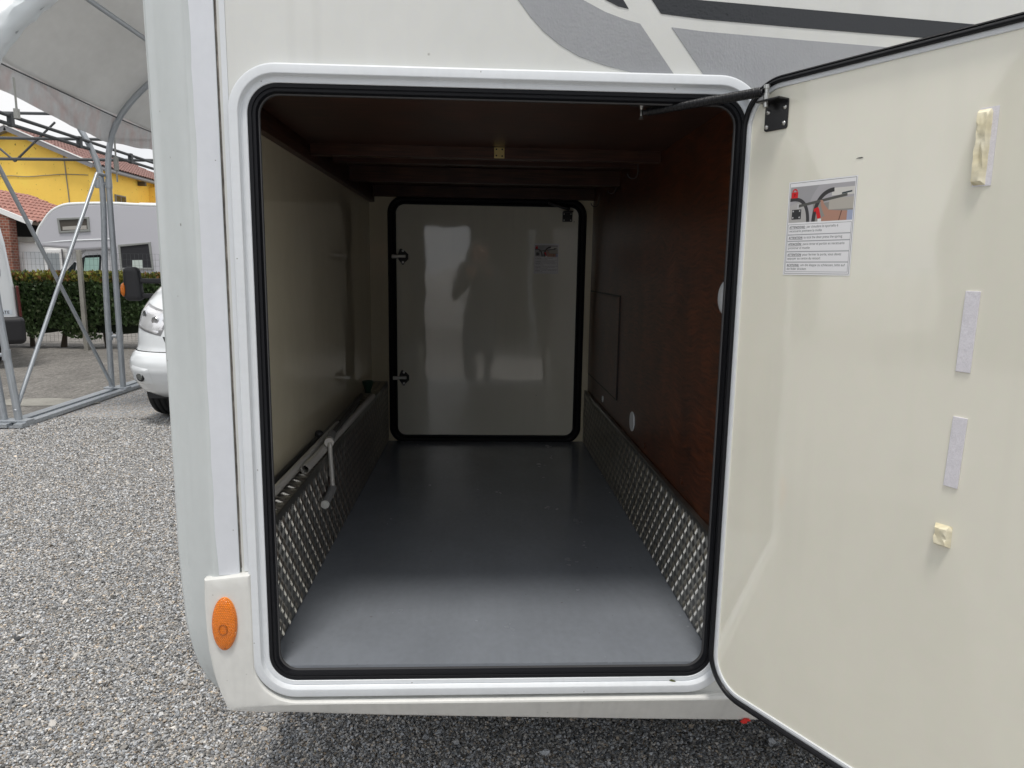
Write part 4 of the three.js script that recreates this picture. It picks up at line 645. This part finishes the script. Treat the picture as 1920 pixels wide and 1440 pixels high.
{
  const h = thing('yellow_house', 'yellow plastered house with a red tiled gable roof behind the motorhome', 'house');
  const ax = -15.79, ay = 5.92, ex = -13.26, ey = 4.86, lx = 2 * ax - ex, zf = -25, zb = -33.5;
  mesh('wall', (() => { const g = extr([[lx, 0], [ex, 0], [ex, ey], [ax, ay], [lx, ey]], zb, zf); return g; })(), M.plaster, h);
  mesh('wall', box(-13.3, -11.6, 0, 4.6, -37, -29.6), M.plaster, h);
  const sl = [ex - ax, ey - ay], L = Math.hypot(...sl), over = 0.25;
  const rf = part('roof', h);
  for (const s of [1, -1]) {
    const q = [s * sl[0] / L, sl[1] / L];
    mesh('roof_deck', (() => { const g = new THREE.BoxGeometry(L + 0.3, 0.10, zf - zb + 0.3); g.rotateZ(Math.atan2(q[1], q[0])); g.translate(ax + q[0] * (L + 0.3) / 2, ay + 0.06 + q[1] * (L + 0.3) / 2, (zf + zb) / 2 + 0.10); return g; })(), M.greyTrim, rf);
    const t = mesh('roof_tiles', tiles([ax + q[0] * (L + 0.3), ay + 0.12 + q[1] * (L + 0.3), zb], [0, 0, 1], [-q[0], -q[1], 0], 42, 8, 0.205, 0.375), M.tileDull, rf); t.userData.kind = 'stuff';
    mesh('verge', (() => { const g = new THREE.BoxGeometry(L + 0.34, 0.16, 0.05); g.rotateZ(Math.atan2(q[1], q[0])); g.translate(ax + q[0] * (L + 0.3) / 2, ay + 0.05 + q[1] * (L + 0.3) / 2, zf + 0.29); return g; })(), M.greyTrim, rf);
    mesh('verge_flashing', (() => { const g = new THREE.BoxGeometry(L + 0.34, 0.035, 0.07); g.rotateZ(Math.atan2(q[1], q[0])); g.translate(ax + q[0] * (L + 0.3) / 2, ay + 0.155 + q[1] * (L + 0.3) / 2, zf + 0.295); return g; })(), M.whitePaint, rf);
  }
  mesh('gutter', rod([ex + 0.30, ey - 0.10, zf], [ex + 0.30, ey - 0.10, zb], 0.06, 8), M.greyTrim, h);
  const w = part('window', h); mesh('window_frame', box(ex - 0.02, ex + 0.05, 3.72, 4.02, -27.5, -26.7), M.greyTrim, w); mesh('pane', box(ex + 0.05, ex + 0.055, 3.76, 3.98, -27.45, -27.12), M.glassDark, w); mesh('pane', box(ex + 0.05, ex + 0.055, 3.76, 3.98, -27.08, -26.75), M.glassDark, w);
  mesh('cable', [tube([[-18, 4.36, zf + 0.02], [-16.3, 4.39, zf + 0.02], [-15.9, 4.42, zf + 0.02], [-15.4, 4.40, zf + 0.02], [-14.6, 4.47, zf + 0.02], [-14.07, 4.51, zf + 0.02], [-13.28, 4.50, zf + 0.02]], 0.012, 40, 5), tube([[-14.06, 5.24, zf + 0.02], [-14.03, 4.6, zf + 0.02], [-13.98, 3.4, zf + 0.02], [-13.98, 0.4, zf + 0.02]], 0.016, 20, 5)], M.greyTrim, h);
  mesh('bracket', box(ex + 0.02, ex + 0.30, 4.55, 4.72, -28.75, -28.6), M.bark, h);
}
{
  const s = thing('shed', 'low white shed with brick pier and orange tiled roof left of the grey motorhome', 'shed');
  const ex = -11.17, ey = 2.47, ax = -13.75, ay = 3.50, zf = -18, zb = -22.3;
  const q = [ex - ax, ey - ay], L = Math.hypot(...q); q[0] /= L; q[1] /= L;
  mesh('wall', box(-16, -9.3, 0, 2.03, -22, -18.35), M.whitePaint, s);
  mesh('gable', extr([[-16.2, 2.06], [-11.35, 2.06], [-11.35, 2.38], [ax, 3.36], [-16.2, 2.42]], -22.1, -19.6), std(lin(0.02, 0.018, 0.016), 0.9), s);
  mesh('lintel', box(-16, -11.1, 1.97, 2.10, -18.36, -18.25), M.concrete, s);
  mesh('pier', box(-12.05, -11.72, 0, 2.72, -18.25, -17.95), M.brick, s, 'brick pier');
  const rf = part('roof', s);
  mesh('roof_deck', (() => { const g = new THREE.BoxGeometry(L, 0.08, zf - zb); g.rotateZ(Math.atan2(q[1], q[0])); g.translate(ax + q[0] * L / 2, ay - 0.03 + q[1] * L / 2, (zf + zb) / 2); return g; })(), M.bark, rf);
  const t = mesh('roof_tiles', tiles([ex, ey, zb], [0, 0, 1], [-q[0], -q[1], 0], 21, 9, 0.205, 0.31), M.tile, rf); t.userData.kind = 'stuff';
  mesh('roof_deck', (() => { const g = new THREE.BoxGeometry(L, 0.08, zf - zb); g.rotateZ(-Math.atan2(q[1], q[0])); g.translate(ax - q[0] * L / 2, ay - 0.03 + q[1] * L / 2, (zf + zb) / 2); return g; })(), M.bark, rf);
  mesh('bargeboard', (() => { const g = new THREE.BoxGeometry(L + 0.05, 0.13, 0.06); g.rotateZ(Math.atan2(q[1], q[0])); g.translate(ax + q[0] * L / 2, ay - 0.02 + q[1] * L / 2, zf + 0.05); return g; })(), M.whitePaint, rf);
  mesh('door', box(-11.62, -11.15, 0.0, 1.72, -18.35, -18.30), M.vanWhite, s);
  const w = part('window', s); mesh('window_frame', box(-11.10, -10.64, 0.9, 1.77, -18.35, -18.29), M.whitePaint, w); mesh('pane', box(-11.03, -10.71, 0.95, 1.69, -18.29, -18.285), phy(lin(0.35, 0.38, 0.40), 0.1), w);
  mesh('downpipe', rod([-10.60, 0, -18.27], [-10.62, 1.8, -18.27], 0.02, 8), M.greyTrim, s);
}
// ───────── behind the viewer, mirrored in the gloss: a grey storage hall and the person with the phone ─────────
function hallAt(label, x0, x1, z0, z1, eave, rise, open) { // arched fabric hall, ridge along x; open = no wall on the low-z side
  const hall = thing('storage_hall', label, 'hall'), prof = [];
  for (let i = 0; i <= 20; i++) { const a = Math.PI * i / 20; prof.push([z0 + (z1 - z0) / 2 - Math.cos(a) * (z1 - z0) / 2, eave + Math.sin(a) * rise]); }
  const P = [...(open ? [] : [[z0, 0]]), ...prof, [z1, 0]], xs = []; for (let i = 0; i <= 16; i++) xs.push(x0 + (x1 - x0) * i / 16);
  mesh('cover', grid(xs.map(x => P.map(([z, y]) => [x, y + 0.02 * nz(x * 2, z, 1), z + 0.02 * nz(x * 3, y, 2)])), 0.8), M.tarpDark, hall);
  const E = [[z0, 0], ...prof, [z1, 0]];
  for (const x of [x0, x1]) mesh('end_wall', extr(E, 0, 0.03).rotateY(-Math.PI / 2).translate(x, 0, 0), M.tarpDark, hall);
  for (let k = 0; k <= 3; k++) mesh('post', rod([x0 + (x1 - x0) * k / 3, 0, z0 + 0.06], [x0 + (x1 - x0) * k / 3, eave, z0 + 0.06], 0.04, 8), M.galv, hall);
  return hall;
}
hallAt('open-fronted dark green storage hall across the yard, behind the viewer', 0.25, 3.4, 6.6, 12.5, 2.9, 1.7, true);
hallAt('long dark green storage hall at the left side of the yard, out of view', -20, -11, -10, -1.7, 3.4, 2.4, false);
hallAt('tall dark green storage hall at the left behind the viewer', -20, -11, 1.1, 9, 3.4, 2.6, false);
{
  const PX = 0.46, who = thing('person', 'person in dark jacket and jeans holding up a phone, standing behind the viewer', 'person');
  const cap = (p, a, b, ra, rb) => { const bx = b[0] - a[0], by = b[1] - a[1], bz = b[2] - a[2], px = p[0] - a[0], py = p[1] - a[1], pz = p[2] - a[2]; let t = (px * bx + py * by + pz * bz) / (bx * bx + by * by + bz * bz + 1e-9); t = t < 0 ? 0 : t > 1 ? 1 : t; return Math.hypot(px - bx * t, py - by * t, pz - bz * t) - (ra + (rb - ra) * t); };
  const SKIN = lin(0.42, 0.24, 0.17), COAT = lin(0.035, 0.038, 0.045), JEAN = lin(0.05, 0.065, 0.10), SHOE = lin(0.03, 0.03, 0.03), HAIR = lin(0.03, 0.02, 0.015);
  function march(bones, c, half, res, k) {
    const mc = new MarchingCubes(res, new THREE.MeshBasicMaterial(), false, false, 120000); const F = mc.field; let i = 0;
    for (let z = 0; z < res; z++) for (let y = 0; y < res; y++) for (let x = 0; x < res; x++) {
      const p = [c[0] + (x - res / 2) / (res / 2) * half, c[1] + (y - res / 2) / (res / 2) * half, c[2] + (z - res / 2) / (res / 2) * half]; let s = 0;
      for (const b of bones) s += Math.exp(-cap(p, b[0], b[1], b[2], b[3]) / k); F[i++] = s > 0 ? k * Math.log(s) : -1;
    }
    mc.isolation = 0; mc.update(); const n = mc.count, pos = mc.positionArray.slice(0, n * 3), nor = mc.normalArray.slice(0, n * 3), col = new Float32Array(n * 3);
    for (let j = 0; j < n; j++) { const p = [0, 1, 2].map(a => c[a] + pos[j * 3 + a] * half); for (let a = 0; a < 3; a++) pos[j * 3 + a] = p[a]; let bd = 9, bc = COAT; for (const b of bones) { const d = cap(p, b[0], b[1], b[2], b[3]); if (d < bd) { bd = d; bc = b[4]; } } bc.toArray(col, j * 3); }
    const g = new THREE.BufferGeometry(); g.setAttribute('position', new THREE.Float32BufferAttribute(pos, 3)); g.setAttribute('color', new THREE.Float32BufferAttribute(col, 3)); g.computeVertexNormals(); return g;
  }
  const B = [], add = (a, b, ra, rb, c) => B.push([[PX + a[0], a[1], a[2]], [PX + b[0], b[1], b[2]], ra, rb, c]);
  add([0, 1.36, 2.02], [0, 1.18, 2.03], 0.135, 0.13, COAT); add([-0.13, 1.40, 2.02], [0.13, 1.40, 2.02], 0.075, 0.075, COAT); add([0, 1.18, 2.03], [0, 0.95, 2.03], 0.13, 0.145, COAT); add([-0.06, 0.93, 2.03], [0.06, 0.93, 2.03], 0.12, 0.12, JEAN);
  add([0, 1.44, 2.02], [0, 1.56, 1.985], 0.058, 0.05, SKIN);
  for (const s of [-1, 1]) {
    add([s * 0.185, 1.42, 2.01], [s * 0.25, 1.17, 1.88], 0.066, 0.052, COAT); add([s * 0.25, 1.17, 1.88], [s * 0.125, 1.355, 1.635], 0.052, 0.036, COAT); add([s * 0.125, 1.355, 1.635], [s * 0.112, 1.372, 1.612], 0.028, 0.027, SKIN);
    add([s * 0.085, 0.92, 2.03], [s * 0.105, 0.50, 2.01], 0.092, 0.062, JEAN); add([s * 0.105, 0.50, 2.01], [s * 0.11, 0.10, 2.04], 0.062, 0.044, JEAN); add([s * 0.11, 0.05, 2.07], [s * 0.125, 0.038, 1.88], 0.045, 0.036, SHOE);
  }
  const body = march(B, [PX, 0.85, 1.95], 0.95, 120, 0.02);
  const head = march([[[PX, 1.655, 1.985], [PX, 1.625, 1.955], 0.088, 0.078, SKIN], [[PX, 1.60, 1.925], [PX, 1.575, 1.915], 0.048, 0.036, SKIN], [[PX, 1.64, 1.885], [PX, 1.618, 1.868], 0.010, 0.013, SKIN], [[PX - 0.082, 1.64, 1.975], [PX - 0.084, 1.61, 1.97], 0.014, 0.010, SKIN], [[PX + 0.082, 1.64, 1.975], [PX + 0.084, 1.61, 1.97], 0.014, 0.010, SKIN], [[PX - 0.022, 1.583, 1.878], [PX + 0.022, 1.583, 1.878], 0.007, 0.007, lin(0.36, 0.14, 0.12)], [[PX - 0.033, 1.643, 1.888], [PX - 0.03, 1.643, 1.888], 0.010, 0.010, lin(0.30, 0.22, 0.18)], [[PX + 0.033, 1.643, 1.888], [PX + 0.03, 1.643, 1.888], 0.010, 0.010, lin(0.30, 0.22, 0.18)], [[PX, 1.58, 1.98], [PX, 1.50, 1.985], 0.052, 0.05, SKIN]], [PX, 1.62, 1.95], 0.17, 70, 0.006);
  const hands = [-1, 1].map(s => {
    const H = [], h = (a, b, ra, rb) => H.push([[PX + s * a[0], a[1], a[2]], [PX + s * b[0], b[1], b[2]], ra, rb, SKIN]);
    h([0.112, 1.372, 1.612], [0.104, 1.385, 1.585], 0.026, 0.024); h([0.104, 1.41, 1.572], [0.102, 1.365, 1.568], 0.015, 0.015); h([0.103, 1.405, 1.56], [0.101, 1.365, 1.555], 0.013, 0.013);
    [[1.424, 0.040], [1.405, 0.036], [1.386, 0.040], [1.367, 0.046]].forEach(([y, x], i) => { h([0.102, y - 0.005, 1.560], [0.092, y, 1.528], 0.0088, 0.0084); h([0.092, y, 1.528], [x + 0.028, y + 0.004, 1.5215], 0.0084, 0.0078); h([x + 0.028, y + 0.004, 1.5215], [x + 0.012, y + 0.005, 1.5225], 0.0078, 0.0070); });
    h([0.100, 1.385, 1.578], [0.085, 1.402, 1.562], 0.0115, 0.0098); h([0.085, 1.402, 1.562], [0.060, 1.408, 1.553], 0.0098, 0.0085);
    return march(H, [PX + s * 0.09, 1.39, 1.56], 0.085, 60, 0.003);
  });
  const strip = g => { const q = g.clone(); return q; };
  mesh('body', mergeGeometries([body, head, ...hands].map(strip)), std(0xffffff, 0.8, 0, { vertexColors: true }), who);
  mesh('hair', (() => { const g = new THREE.SphereGeometry(0.098, 28, 18, 0, Math.PI * 2, 0, Math.PI * 0.62); g.rotateX(0.55); const p = g.attributes.position; for (let i = 0; i < p.count; i++) { const k = 1 + 0.05 * nz(p.getX(i) * 40, p.getY(i) * 40, p.getZ(i) * 40); p.setXYZ(i, p.getX(i) * k * 0.93, p.getY(i) * k, p.getZ(i) * k); } g.computeVertexNormals(); g.translate(PX, 1.662, 1.985); return g; })(), std(HAIR, 0.7), who);
  const ph = thing('phone', 'black phone held in both hands behind the viewer', 'phone');
  mesh('case', (() => { const g = new RoundedBoxGeometry(0.158, 0.076, 0.009, 3, 0.004); g.translate(PX, 1.398, 1.5405); return g; })(), M.blackPlastic, ph);
  mesh('screen', box(PX - 0.074, PX + 0.074, 1.3635, 1.4325, 1.5452, 1.5458), phy(lin(0.02, 0.02, 0.02), 0.05), ph);
}
scene.traverse(o => { if (o.isMesh) { o.castShadow = true; o.receiveShadow = true; } });
renderer.render(scene, camera);
